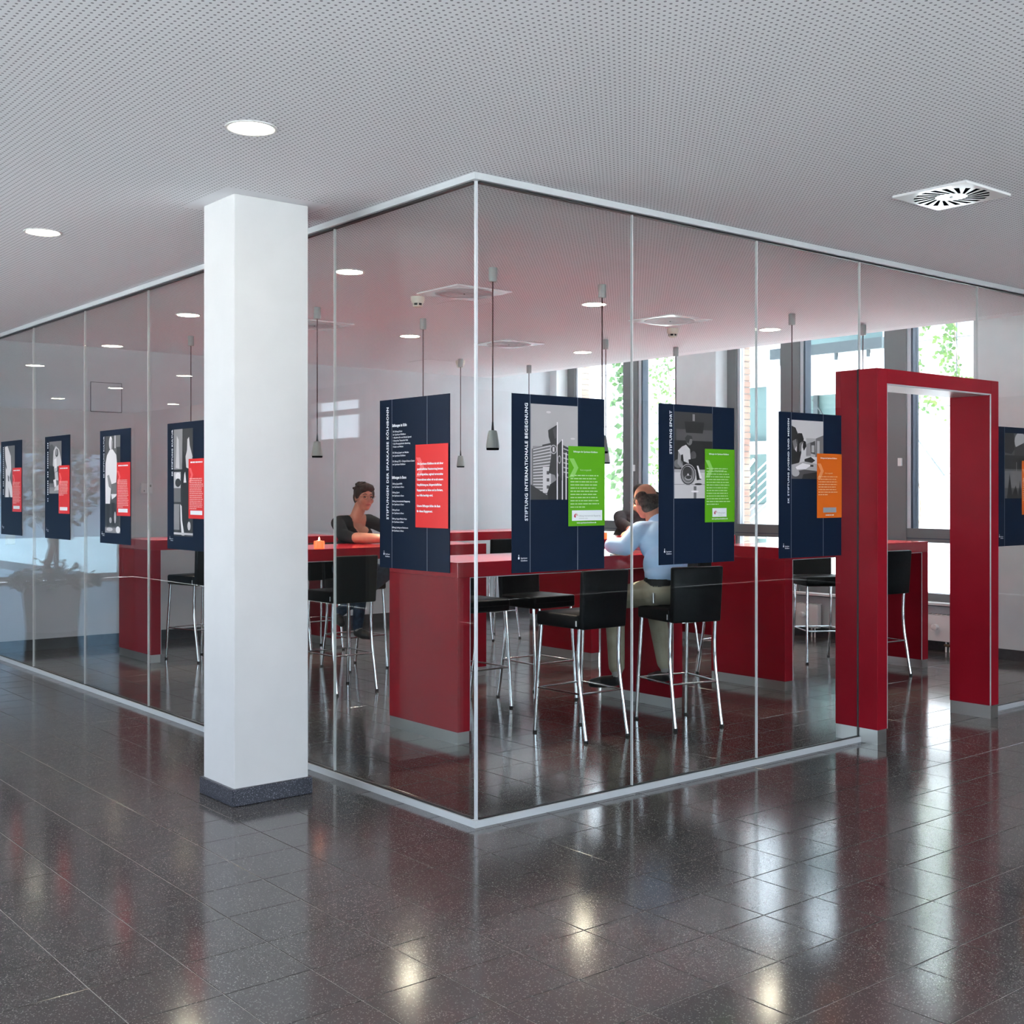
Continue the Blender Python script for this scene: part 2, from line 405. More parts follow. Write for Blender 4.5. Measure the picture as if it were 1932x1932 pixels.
def window(name, Y0, Y1, mull, label):
    """mull: list of (ylow, yhigh) mullions; panes fill what is left"""
    root = empty(name, (7.30, (Y0 + Y1) / 2, 0)); off = Vector((7.30, (Y0 + Y1) / 2, 0))
    def bx(nm, x0, x1, y0, y1, z0, z1, m, par=root):
        o = MB().box(x0 - off.x, x1 - off.x, y0 - off.y, y1 - off.y, z0, z1).build(nm, m, par)
        return o
    bays = []; y = Y0 + 0.035
    for a, b2 in mull: bays.append((y, a)); y = b2
    bays.append((y, Y1 - 0.13))
    bx('frame_jamb', 7.295, 7.415, Y1 - 0.13, Y1, 0.465, 3.42, M_frame); bx('frame_jamb', 7.295, 7.415, Y0, Y0 + 0.035, 0.465, 3.42, M_frame)
    bx('frame_bead', 7.325, 7.400, Y1 - 0.165, Y1 - 0.13, 0.543, 3.42, M_framew)
    for a, b2 in mull:
        o = bx('mullion', 7.275, 7.425, a + 0.06, b2, 0.465, 3.42, M_frame)
        bx('handle', 7.245, 7.275, a + 0.10, a + 0.135, 1.80, 1.88, M_trimwhite, o)
        bx('bead', 7.295, 7.415, a + 0.022, a + 0.06, 0.543, 3.42, M_framew, root)
        bx('gasket', 7.305, 7.405, a, a + 0.022, 0.543, 3.42, M_framed, root)
    bx('transom', 7.290, 7.420, Y0 + 0.035, Y1 - 0.13, 1.04, 1.177, M_frame)
    bx('transom_groove', 7.287, 7.290, Y0 + 0.035, Y1 - 0.13, 1.075, 1.083, M_framed)
    bx('bottom_rail', 7.290, 7.420, Y0, Y1, 0.465, 0.543, M_frame)
    bx('sill', 7.16, 7.415, Y0 + 0.002, Y1 - 0.002, 0.442, 0.465, M_trimwhite)
    bx('sill_shadow_gap', 7.20, 7.27, Y0 + 0.002, Y1 - 0.002, 0.430, 0.442, M_framed)  # dark strip directly under the sill
    for a, b2 in bays:
        for z0, z1 in ((0.543, 1.04), (1.177, 3.42)):
            bx('pane', 7.358, 7.370, a, b2 - (0.035 if b2 > Y1 - 0.18 else 0), z0, z1, M_winglass)
    tag(root, label, 'window', kind='structure')
    portal('daylight_portal', (7.66, (Y0 + Y1) / 2, 1.95), (0, math.pi / 2, 0), 3.1, Y1 - Y0)
    return root
window('window_1', W1[0], W1[1], [(6.09, 6.407)], 'two pane grey framed window nearest the grey back wall')
window('window_2', W2[0], W2[1], [(2.34, 2.65), (3.643, 3.955)], 'wide grey framed window with three bays beside the red portal')

# ------------------------------------------------------------------ walls of the hall (outside the picture, seen in reflections)
HW = [(-7.6, -4.6), (-3.8, -1.6), (1.4, 3.0), (3.8, 6.6), (9.3, 10.7)]
w = MB(); y = YF
for a, b2 in HW:
    w.box(XL - 0.25, XL, y, a, 0, CZ); y = b2
    zt = 2.86; zb = 0.35 if a < 9 else 2.22
    w.box(XL - 0.25, XL, a, b2, 0, zb); w.box(XL - 0.25, XL, a, b2, zt, CZ)
w.box(XL - 0.25, XL, y, YE, 0, CZ)
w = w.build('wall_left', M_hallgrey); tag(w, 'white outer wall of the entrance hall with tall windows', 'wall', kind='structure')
for k, (a, b2) in enumerate(HW):
    zb = 0.35 if a < 9 else 2.22
    root = empty('window_%d' % (k + 3), (XL - 0.1, (a + b2) / 2, 0)); ym = (a + b2) / 2
    h = (b2 - a) / 2
    def bx(nm, y0, y1, z0, z1, m, d=0.05):
        return MB().box(-d, d, y0, y1, z0, z1).build(nm, m, root)
    bx('frame_jamb', -h, -h + 0.06, zb, 2.86, M_frame); bx('frame_jamb', h - 0.06, h, zb, 2.86, M_frame)
    bx('frame_rail', -h + 0.06, h - 0.06, zb, zb + 0.06, M_frame); bx('frame_rail', -h + 0.06, h - 0.06, 2.80, 2.86, M_frame)
    tr = 2.60 if a > 9 else 1.05
    bx('transom', -h + 0.06, h - 0.06, tr, tr + 0.07, M_frame)
    bx('pane', -h + 0.06, h - 0.06, zb + 0.06, tr, M_winglass, 0.006); bx('pane', -h + 0.06, h - 0.06, tr + 0.07, 2.80, M_winglass, 0.006)
    tag(root, ['tall hall window farthest behind the camera', 'tall hall window behind the camera', 'tall hall window level with the glass corner',
               'tall hall window level with the white column', 'narrow far hall window mirrored in the glass left of the woman'][k], 'window', kind='structure')
    portal('daylight_portal', (XL - 0.3, ym, (zb + 2.86) / 2), (0, -math.pi / 2, 0), 2.86 - zb, b2 - a)
FW = [(-4.8, -1.8), (-1.2, 1.8), (2.4, 5.4)]  # unseen windows, added to light the column and ceiling from the front
w = MB(); x = XL - 0.25
for a, b2 in FW:
    w.box(x, a, YF - 0.2, YF, 0, CZ); x = b2
    w.box(a, b2, YF - 0.2, YF, 0, 0.2); w.box(a, b2, YF - 0.2, YF, 2.86, CZ)
w.box(x, 14.2, YF - 0.2, YF, 0, CZ)
w = w.build('wall_front', M_darkwall); tag(w, 'dark panelled hall wall behind the camera', 'wall', kind='structure')  # unseen wall, kept dark to hold down reflections
for k, (a, b2) in enumerate(FW):
    root = empty('window_%d' % (k + 8), ((a + b2) / 2, YF - 0.1, 0)); h = (b2 - a) / 2
    for nm, x0, x1, z0, z1, m, d in (('frame_jamb', -h, -h + 0.06, 0.2, 2.86, M_frame, 0.05), ('frame_jamb', h - 0.06, h, 0.2, 2.86, M_frame, 0.05), ('frame_rail', -h + 0.06, h - 0.06, 0.2, 0.26, M_frame, 0.05),
                                     ('frame_rail', -h + 0.06, h - 0.06, 2.80, 2.86, M_frame, 0.05), ('mullion', -0.03, 0.03, 0.26, 2.80, M_frame, 0.05), ('pane', -h + 0.06, -0.03, 0.26, 2.80, M_winglass, 0.006), ('pane', 0.03, h - 0.06, 0.26, 2.80, M_winglass, 0.006)):
        MB().box(x0, x1, -d, d, z0, z1).build(nm, m, root)
    tag(root, ['glazed front window of the hall on the far left behind the camera', 'glazed front window of the hall in the middle behind the camera', 'glazed front window of the hall on the right behind the camera'][k], 'window', kind='structure')
    portal('daylight_portal', ((a + b2) / 2, YF - 0.26, 1.53), (math.pi / 2, 0, 0), b2 - a, 2.66)
# unseen deep roof, added to keep the midday sun off the front glass
pr = MB().box(XL - 0.25, 14.2, YF - 2.6, YF - 0.2, CZ + 0.06, CZ + 0.2).build('roof_porch', M_render); tag(pr, 'white porch roof outside the front windows', 'roof', kind='structure')
g = MB().box(XL - 0.26, 20, -30, YF - 0.2, -0.3, -0.10).build('ground_forecourt', M_paving); tag(g, 'sunlit pale paving in front of the hall', 'ground', kind='structure')
w = MB().box(14.0, 14.2, YF, 0.0, 0, CZ).build('wall_hall_right', M_darkwall); tag(w, 'dark panelled hall wall far beyond the right picture edge', 'wall', kind='structure')  # unseen wall set far off and dark to cut reflections in the glass
g = MB().box(-30, XL - 0.26, -30, 40, -0.3, -0.10).build('ground_street', M_paving); tag(g, 'sunlit pale paving outside the hall windows', 'ground', kind='structure')  # unseen ground added to bounce sunlight up onto the hall ceiling
EW = (-5.0, -0.4)
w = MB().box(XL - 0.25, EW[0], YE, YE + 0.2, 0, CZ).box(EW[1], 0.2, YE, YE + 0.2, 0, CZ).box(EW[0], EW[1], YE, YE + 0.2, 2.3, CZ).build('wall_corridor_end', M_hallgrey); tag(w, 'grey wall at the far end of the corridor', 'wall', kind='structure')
root = empty('window_11', (sum(EW) / 2, YE + 0.1, 0)); h = (EW[1] - EW[0]) / 2
for k in range(5):
    x = -h + k * (2 * h - 0.06) / 4; MB().box(x, x + 0.06, -0.05, 0.05, 0, 2.3).build('mullion', M_frame, root)
    if k < 4: MB().box(x + 0.06, x + (2 * h - 0.06) / 4, -0.006, 0.006, 0.08, 2.22).build('pane', M_tintglass, root)
MB().box(-h, h, -0.05, 0.05, 0, 0.08).build('frame_rail', M_frame, root); MB().box(-h, h, -0.05, 0.05, 2.22, 2.3).build('frame_rail', M_frame, root)
tag(root, 'glazed screen at the far end of the corridor, mirrored behind the potted tree', 'window', kind='structure')
portal('daylight_portal', (sum(EW) / 2, YE + 0.3, 1.15), (-math.pi / 2, 0, 0), EW[1] - EW[0], 2.3)
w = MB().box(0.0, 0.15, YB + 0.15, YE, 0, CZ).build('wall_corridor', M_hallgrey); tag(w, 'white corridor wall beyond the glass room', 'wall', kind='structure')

# ------------------------------------------------------------------ column
root = empty('column', (-0.49, 1.20, 0))
MB().box(-0.205, 0.205, -0.17, 0.17, 0, CZ).build('shaft', M_column, root, bevel=0.003, seg=1)
pl = MB()
pl.box(-0.222, 0.222, -0.187, 0.187, 0, 0.085); pl.build('plinth', M_stone, root, bevel=0.004, seg=1)
tag(root, 'square white column with a dark speckled stone plinth', 'column', kind='structure')

# ------------------------------------------------------------------ glass walls
GT = 0.012
def glass_wall(name, axis, seams, end, label, gap=None):
    root = empty(name, (0, 0, 0))
    def B(nm, a0, a1, d0, d1, z0, z1, m, bevel=0):
        mb = MB()
        if axis == 'x': mb.box(a0, a1, d0, d1, z0, z1)
        else: mb.box(d0, d1, a0, a1, z0, z1)
        return mb.build(nm, m, root, bevel=bevel, seg=1)
    ed = [0.006] + seams + [end]
    zt = 2.955
    for k in range(len(ed) - 1):
        a, b2 = ed[k] + 0.003, ed[k + 1] - 0.003
        if gap and abs(ed[k] - gap[0]) < 0.02:
            B('pane', a, b2, -GT / 2, GT / 2, 2.292, zt, M_glass)
        else:
            B('pane', a, b2, -GT / 2, GT / 2, 0.03, zt, M_glass)
        if k:
            z0 = 2.292 if gap and (abs(ed[k] - gap[0]) < 0.02 or abs(ed[k] - gap[1]) < 0.02) else 0.03
            B('joint', ed[k] - 0.0028, ed[k] + 0.0028, -GT / 2 - 0.0008, GT / 2 + 0.0008, z0, zt, M_silicone)
    st = -0.02 if axis == 'x' else 0.02
    runs = [(st, end)] if not gap else [(st, gap[0]), (gap[1] + 0.05, end)]
    for a, b2 in runs:
        B('floor_rail', a, b2, -0.020, 0.020, 0, 0.032, M_alu)
        B('floor_gasket', max(a, 0.01), b2, -0.009, 0.009, 0.032, 0.036, M_gasket)
    B('head_rail', -0.03 if axis == 'x' else 0.03, end, -0.030, 0.030, 2.960, CZ - 0.001, M_alu)
    B('head_gasket', 0.01, end, -0.012, 0.012, 2.951, 2.960, M_gasket)
    tag(root, label, 'glass wall', kind='structure')
    return root
LS = [1.243, 2.50, 3.755, 5.0, 6.235, 7.475]
gl = glass_wall('wall_glass_left', 'y', LS, YB, 'frameless glass wall behind the white column hung with posters')
gr = glass_wall('wall_glass_right', 'x', [1.006, 1.996, 2.981, 4.36, 5.36, 6.36], XW, 'frameless glass wall running from the glass corner to the red portal', gap=(2.981, 4.36))
MB().box(-0.006, 0.006, -0.006, 0.006, 0.033, 2.959).build('corner_post', M_alu, gr)

# ------------------------------------------------------------------ red portal
root = empty('door_1', (3.68, 0, 0))
PX0, PX1, PY0, PY1 = 2.968 - 3.68, 4.392 - 3.68, -0.14, 0.165
for a, b2 in ((PX0, PX0 + 0.10), (PX1 - 0.10, PX1)):
    p = MB().box(a, b2, PY0, PY1, 0.088, 2.29).build('post', M_red, root, bevel=0.002, seg=1)
    MB().box(a + 0.003, b2 - 0.003, PY0 + 0.003, PY1 - 0.003, 0, 0.088).build('steel_foot', M_steel, root)
MB().box(PX0 + 0.10, PX1 - 0.10, PY0, PY1, 2.20, 2.29).build('lintel', M_red, root, bevel=0.002, seg=1)
MB().box(PX0 + 0.103, PX1 - 0.103, PY0 + 0.012, PY1 - 0.004, 2.192, 2.20).build('soffit_strip', M_alu, root)
MB().box(PX0 - 0.002, PX0 + 0.001, -0.006, 0.006, 0.03, 2.29).box(PX0 - 0.002, PX0 + 0.1, -0.006, 0.006, 2.2895, 2.292).build('glazing_groove', M_gasket, root)
for xx in (PX0 + 0.100, PX1 - 0.103):
    MB().box(xx, xx + 0.003, PY0 - 0.001, PY0 + 0.007, 0.088, 2.195).build('edge_trim', M_alu, root)
MB().box(PX0 + 0.1, PX1 - 0.1, PY0 - 0.001, PY0 + 0.006, 2.195, 2.2).build('edge_trim', M_alu, root)
tag(root, 'tall dark red lacquered doorway portal standing on steel feet', 'portal', kind='structure')

# ------------------------------------------------------------------ tables
TZ = 1.105
def make_table():
    L, W, T = 2.0, 0.745, 0.095
    root = empty('bar_table')
    MB().box(0, L, 0, W, TZ - 0.092, TZ).build('table_top', M_redtop, root, bevel=0.002, seg=1)
    for x in (0, L - T):
        MB().box(x, x + T, 0, W, 0.073, TZ - 0.0925).build('side_panel', M_red, root, bevel=0.002, seg=1)
        MB().box(x + 0.003, x + T - 0.003, 0.003, W - 0.003, 0, 0.073).build('steel_plinth', M_steel, root)
    for y in (-0.0008, W - 0.004):
        MB().box(T, T + 0.004, y, y + 0.005, 0.073, TZ - 0.0925).box(L - T - 0.004, L - T, y, y + 0.005, 0.073, TZ - 0.0925).box(T, L - T, y, y + 0.005, TZ - 0.0965, TZ - 0.0925).build('edge_trim', M_alu, root)
    return root
t0 = make_table()
TABLES = [(1.000, 1.480, 'red bar table nearest the glass corner, the blue shirted person leaning on it'),
          (4.130, 1.455, 'red bar table seen behind the red portal near the radiators'),
          (0.865, 3.570, 'red bar table the woman in black leans on'),
          (4.100, 3.600, 'red bar table in the middle row beneath the wide window'),
          (0.950, 6.010, 'red bar table in the back row, its end panel showing left of the column'),
          (4.080, 5.960, 'red bar table in the back row by the two pane window')]
for k, (x, y, lab) in enumerate(TABLES):
    o = t0 if k == 0 else copy_tree(t0)
    o.location = (x, y, 0); tag(o, lab, 'table', 'red bar tables')

# ------------------------------------------------------------------ stools
def make_stool():
    root = empty('bar_stool')
    def rb(nm, x0, x1, y0, y1, z0, z1, bev, m, shear=0.0, taper=0.0):
        mb = MB().box(x0, x1, y0, y1, z0, z1)
        for i, (x, y, z) in enumerate(mb.v):
            t = (z - z0) / (z1 - z0)
            mb.v[i] = (x * (1 - taper * t), y + shear * t, z)
        return mb.build(nm, m, root, bevel=bev, seg=3)
    st = rb('seat', -0.197, 0.197, -0.175, 0.212, 0.690, 0.778, 0.016, M_leather)
    MB().tube([(-0.185, 0.2135, 0.732), (0.185, 0.2135, 0.732)], 0.0016, 6).build('seat_seam', M_black, st)
    rb('backrest', -0.185, 0.185, -0.218, -0.172, 0.688, 1.050, 0.012, M_leather, shear=-0.022, taper=-0.035)
    def leg(pts):
        l = MB().tube(pts, 0.0125, 10).build('leg', M_chrome, root)
        p, q = Vector(pts[-1]), Vector(pts[-2]); d = (p - q).normalized()
        MB().tube([p - d * 0.002, p + d * 0.012], 0.0145, 10).build('foot_cap', M_black, l)
    for s in (-1, 1):
        leg([(s * 0.180, 0.180, 0.692), (s * 0.190, 0.203, 0.35), (s * 0.197, 0.222, 0.012)])
        pts = []
        for i in range(11):
            z = 0.692 - (0.68) * i / 10
            t = max(0.0, (0.60 - z) / 0.59)
            pts.append((s * (0.172 + 0.006 * t), -0.170 + 0.012 * math.sin(math.pi * min(1, (0.692 - z) / 0.45)) - 0.066 * t ** 1.9, z))
        leg(pts)
    z = 0.290
    yr, yf, xr, xf = -0.188, 0.205, 0.175, 0.191
    for a, b in (((-xf, yf, z), (xf, yf, z)), ((-xr, yr, z), (xr, yr, z)), ((-xf, yf, z), (-xr, yr, z)), ((xf, yf, z), (xr, yr, z))):
        MB().tube([a, b], 0.0062, 8).build('footrest_bar', M_chrome, root)
    MB().box(-0.1995, -0.196, -0.172, -0.163, 0.708, 0.742).build('maker_tag', M_alu, root)
    return root
s0 = make_stool()
RAD = math.radians
STOOLS = [(1.815, 1.258, 0, 'empty black leather bar stool nearest the glass corner, back to the glass'),
          (2.572, 1.118, -14.8, 'black leather bar stool under the man in the blue shirt'),
          (1.850, 2.465, 180, 'black leather bar stool across the near table, beside its end panel'),
          (2.440, 2.425, 180, 'black leather bar stool across the near table with its seat showing past the empty stool'),
          (1.530, 3.705, 0, 'black leather bar stool with its back to the glass in front of the woman'),
          (2.235, 4.650, 183, 'black leather bar stool under the woman in black'),
          (2.600, 5.955, 0, 'black leather bar stool pushed under the back table behind the woman'),
          (1.420, 6.030, 12, 'black leather bar stool beside the end panel left of the column'),
          (5.760, 2.330, 147, 'black leather bar stool turned before the radiator, left of the red portal'),
          (5.440, 1.540, -6, 'black leather bar stool seen through the opening of the red portal'),
          (4.480, 2.270, 178, 'black leather bar stool mostly hidden by the red panel behind the blue shirted man'),
          (4.530, 5.585, 0, 'black leather bar stool pushed under the far back table near the two pane window'),
          (5.120, 3.610, 0, 'black leather bar stool pushed under the middle table beneath the wide window'),
          (5.480, 4.640, 181, 'black leather bar stool under the person in the charcoal shirt')]
for k, (x, y, a, lab) in enumerate(STOOLS):
    o = s0 if k == 0 else copy_tree(s0)
    o.location = (x, y, 0); o.rotation_euler = (0, 0, RAD(a)); tag(o, lab, 'bar stool', 'black leather bar stools')

# ------------------------------------------------------------------ pendant lamps
def make_pendant():
    root = empty('pendant_lamp')
    mb = MB(); mb.lathe([(0.026, CZ - 0.0005), (0.028, CZ - 0.004), (0.028, 2.903), (0.025, 2.900)], seg=20); mb.smooth = True
    mb.build('ceiling_cap', M_lampgrey, root)
    cd = MB(); cd.tube([(0, 0, 2.901), (0, 0, 1.985)], 0.0045, 8); cd.build('cord', M_cord, root)
    cd = MB(); cd.tube([(0, 0, 1.99), (0, 0, 1.93)], [0.0055, 0.010], 10); cd.build('cord_grip', M_black, root)
    sh = MB(); sh.lathe([(0.018, 1.936), (0.026, 1.934), (0.032, 1.915), (0.040, 1.862), (0.044, 1.832), (0.044, 1.822), (0.040, 1.822), (0.036, 1.86)], seg=22); sh.smooth = True
    s = sh.build('shade', M_lampgrey, root)
    rm = MB(); rm.lathe([(0.042, 1.822), (0.040, 1.808), (0.034, 1.808), (0.034, 1.822)], seg=22); rm.build('rim', M_slot, s)
    bb = MB(); bb.lathe([(0.030, 1.816), (0.028, 1.811)], seg=16); bb.build('bulb', M_bulb, s)
    l = bpy.data.lights.new('halogen_light', 'SPOT'); l.energy = 55; l.color = (1.0, 0.84, 0.68)
    l.spot_size = RAD(95); l.spot_blend = 0.6; l.shadow_soft_size = 0.03
    lo = bpy.data.objects.new('halogen_light', l); COL.objects.link(lo); lo.parent = root; lo.location = (0, 0, 1.803)
    return root
p0 = make_pendant()
PEND = [(1.479, 1.740, 'grey pendant lamp hanging right beside the glass corner post'),
        (2.465, 1.747, 'grey pendant lamp whose shade shows right of the flag poster'),
        (1.441, 3.915, 'grey pendant lamp hanging beside the column over the candle'),
        (2.437, 3.885, 'grey pendant lamp whose cord drops behind the text poster'),
        (1.406, 6.170, 'grey pendant lamp left of the column'),
        (2.400, 6.170, 'grey pendant lamp hidden behind the white column'),
        (4.488, 6.094, 'small far grey pendant lamp right of the text poster'),
        (5.483, 6.117, 'far grey pendant lamp dropping behind the flag poster'),
        (4.583, 3.915, 'far grey pendant lamp just left of the grey window mullion'),
        (5.530, 3.890, 'grey pendant lamp in front of the green climber, above the wheelchair poster'),
        (4.608, 1.755, 'grey pendant lamp before the dark mullion above the orange poster'),
        (5.612, 1.767, 'grey pendant lamp above the red portal')]
for k, (x, y, lab) in enumerate(PEND):
    o = p0 if k == 0 else copy_tree(p0)
    o.location = (x, y, 0); tag(o, lab, 'pendant lamp', 'grey pendant lamps over the tables')

# ------------------------------------------------------------------ recessed downlights
def make_downlight():
    root = empty('downlight')
    mb = MB(); n = 32
    mb.lathe([(0.104, CZ), (0.104, CZ - 0.004), (0.099, CZ - 0.006), (0.088, CZ - 0.004), (0.086, CZ - 0.001)], seg=n); mb.smooth = True
    mb.f.pop(); mb.f.pop(); mb.m.pop(); mb.m.pop()
    mb.build('trim_ring', M_trimwhite, root)
    mb = MB(); mb.lathe([(0.0865, CZ - 0.001), (0.0865, CZ - 0.003)], seg=n); mb.build('lens', M_lens, root)
    return root
d0 = make_downlight()
DL = [(0.835, 2.453, 'lit downlight in the glass room just right of the column top'),
      (0.825, 4.938, 'lit downlight in the glass room half hidden left of the column'),
      (2.985, 4.879, 'lit downlight in the glass room above the woman'),
      (3.021, 2.419, 'large lit downlight beside a pendant cap right of the glass corner'),
      (5.100, 4.800, 'lit downlight near the far square ceiling diffuser'),
      (5.220, 2.466, 'lit downlight in front of the wide window, right of a pane joint'),
      (-1.118, 0.023, 'largest lit downlight in the hall ceiling above the column'),
      (-1.129, 2.510, 'lit hall downlight near the left edge of the photo'),
      (-1.12, 7.370, 'hall downlight mirrored in the glass just above the back wall line'),
      (-1.12, 9.722, 'corridor downlight mirrored in the leftmost glass pane'),
      (-2.95, 9.774, 'corridor downlight mirrored beside the pendant cord left of the column'),
      (-2.95, 12.036, 'corridor downlight mirrored over the square wall panel'),
      (-2.95, 14.40, 'corridor downlight mirrored above the second poster'),
      (-4.82, 14.40, 'farthest corridor downlight mirrored left of the column'),
      (-1.12, -2.45, 'hall downlight overhead, outside the picture'),
      (-3.3, -2.45, 'hall downlight above the camera'),
      (-1.12, -4.9, 'hall downlight behind the picture on the right'),
      (-1.12, 4.95, 'hall downlight beyond the left picture edge')]
for k, (x, y, lab) in enumerate(DL):
    o = d0 if k == 0 else copy_tree(d0)
    o.location = (x, y, 0); tag(o, lab, 'downlight', 'round recessed downlights')

# ------------------------------------------------------------------ ceiling diffusers, detectors, hatches
def make_speaker():
    root = empty('ceiling_diffuser')
    MB().box(-0.25, 0.25, -0.25, 0.25, CZ - 0.010, CZ - 0.0003).build('plate', M_plate, root, bevel=0.003, seg=1)
    mb = MB(); mb.lathe([(0.215, CZ - 0.010), (0.212, CZ - 0.013), (0.205, CZ - 0.013)], seg=40); g = mb.build('round_grille', M_grille, root)
    for r in (0.05, 0.09, 0.13, 0.17):
        mb = MB(); mb.lathe([(r + 0.006, CZ - 0.013), (r + 0.006, CZ - 0.0145), (r - 0.006, CZ - 0.0145), (r - 0.006, CZ - 0.013)], seg=32)
        mb.f.pop(); mb.f.pop(); mb.m.pop(); mb.m.pop(); mb.build('grille_ring', M_grille, g)
    mb = MB(); mb.lathe([(0.006, CZ - 0.013), (0.005, CZ - 0.017)], seg=10); mb.build('centre_screw', M_slot, root)
    return root
q0 = make_speaker()
for k, (x, y, lab) in enumerate([(1.905, 2.610, 'square white ceiling diffuser behind the glass corner post'),
                                 (4.090, 2.620, 'square white ceiling diffuser right of the pane joint, brightly lit'),
                                 (4.045, 4.720, 'far square white ceiling diffuser low behind the corner post'),
                                 (1.905, 4.760, 'square white ceiling diffuser half hidden by the white column')]):
    o = q0 if k == 0 else copy_tree(q0)
    o.location = (x, y, 0); tag(o, lab, 'diffuser', 'square ceiling diffusers in the glass room')
root = empty('swirl_diffuser', (2.035, -1.175, 0))
MB().box(-0.205, 0.205, -0.197, 0.197, CZ - 0.012, CZ - 0.0003).build('plate', M_plate, root, bevel=0.002, seg=1)
N = 20
for k in range(N):
    a = 2 * math.pi * k / N
    sl = MB(); c0, s_ = math.cos(a), math.sin(a)
    tx, ty = -s_, c0
    p = []
    for rr, off, hw in ((0.070, 0.030, 0.0055), (0.175, 0.006, 0.0125)):
        cx, cy_ = c0 * rr + tx * off, s_ * rr + ty * off
        p += [(cx + tx * hw, cy_ + ty * hw), (cx - tx * hw, cy_ - ty * hw)]
    q = [p[0], p[1], p[3], p[2]]
    sl.add([(x, y, CZ - 0.0128) for x, y in q] + [(x, y, CZ - 0.0115) for x, y in q], [(3, 2, 1, 0), (0, 1, 5, 4), (1, 2, 6, 5), (2, 3, 7, 6), (3, 0, 4, 7)])
    sl.build('slot', M_slot, root)
mb = MB(); mb.lathe([(0.008, CZ - 0.012), (0.007, CZ - 0.016)], seg=12); mb.build('centre_screw', M_alu, root)
tag(root, 'square white swirl air diffuser with dark radial slots in the hall ceiling', 'diffuser')
def make_detector():
    root = empty('smoke_detector')
    mb = MB(); mb.lathe([(0.052, CZ - 0.0003), (0.052, CZ - 0.02), (0.046, CZ - 0.045), (0.040, CZ - 0.050)], seg=22); mb.smooth = True; mb.build('base', M_cream, root)
    mb = MB(); mb.lathe([(0.036, CZ - 0.050), (0.034, CZ - 0.066)], seg=22); mb.build('sensor_gap', M_slot, root)
    mb = MB(); mb.lathe([(0.036, CZ - 0.066), (0.034, CZ - 0.075), (0.020, CZ - 0.080)], seg=22); mb.smooth = True; mb.build('cap', M_cream, root)
    for k in range(6):
        a = k * math.pi / 3
        MB().box(0.035 * math.cos(a) - 0.004, 0.035 * math.cos(a) + 0.004, 0.035 * math.sin(a) - 0.004, 0.035 * math.sin(a) + 0.004, CZ - 0.067, CZ - 0.049).build('rib', M_cream, root)
    return root
k0 = make_detector()
for k, (x, y, lab) in enumerate([(1.763, 2.997, 'cream smoke detector left of the corner post, beside a square diffuser'), (4.600, 6.250, 'far cream smoke detector beside a pendant cap'),
                                 (4.506, 2.979, 'cream smoke detector below the bright square diffuser')]):
    o = k0 if k == 0 else copy_tree(k0)
    o.location = (x, y, 0); tag(o, lab, 'smoke detector', 'cream smoke detectors')
def hatch(x, y, h, lab):
    root = MB().box(-h, h, -h, h, CZ - 0.0025, CZ - 0.0004).build('ceiling_hatch', M_ceil)
    e = h + 0.004
    for a in ((-e, -h, -e, e), (h, e, -e, e), (-h, h, -e, -h), (-h, h, h, e)):
        MB().box(*a, CZ - 0.0022, CZ - 0.0004).build('seam', M_grille, root)
    root.location = (x, y, 0); tag(root, lab, 'hatch', 'flush ceiling hatches')
hatch(2.22, 3.03, 0.145, 'flush ceiling hatch outline below the nearest square diffuser')
hatch(4.41, 6.53, 0.18, 'flush ceiling hatch outline before the grey back wall, left of a smoke detector')

# ------------------------------------------------------------------ fittings on the back wall
def wallbox(name, x0, x1, z0, z1, d, m, lab, cat):
    o = MB().box(x0, x1, YB - d, YB, z0, z1).build(name, m, bevel=0.003, seg=1); tag(o, lab, cat); return o
cp = wallbox('control_panel', 1.50, 1.625, 1.525, 1.632, 0.03, M_panelw, 'small pale control panel on the grey back wall beside a poster', 'control panel')
MB().box(1.565, 1.605, YB - 0.031, YB - 0.03, 1.592, 1.615).build('display', M_lcd, cp)
MB().box(1.525, 1.535, YB - 0.032, YB - 0.03, 1.545, 1.555).build('button', M_slot, cp)
sw = wallbox('light_switch', 0.165, 0.255, 1.035, 1.125, 0.012, M_cream, 'pale square light switch below the leftmost poster', 'switch')
MB().box(0.178, 0.242, YB - 0.016, YB - 0.012, 1.048, 1.112).build('rocker', M_cream, sw)
hp = MB().box(0.99, 1.30, YB - 0.004, YB, 2.35, 2.64).build('wall_hatch', M_backwall)
for a in ((0.985, 0.99, 2.345, 2.645), (1.30, 1.305, 2.345, 2.645), (0.99, 1.30, 2.345, 2.35), (0.99, 1.30, 2.64, 2.645)):
    MB().box(a[0], a[1], YB - 0.004, YB, a[2], a[3]).build('seam', M_slot, hp)
tag(hp, 'square flush hatch outlined high on the grey back wall', 'hatch')

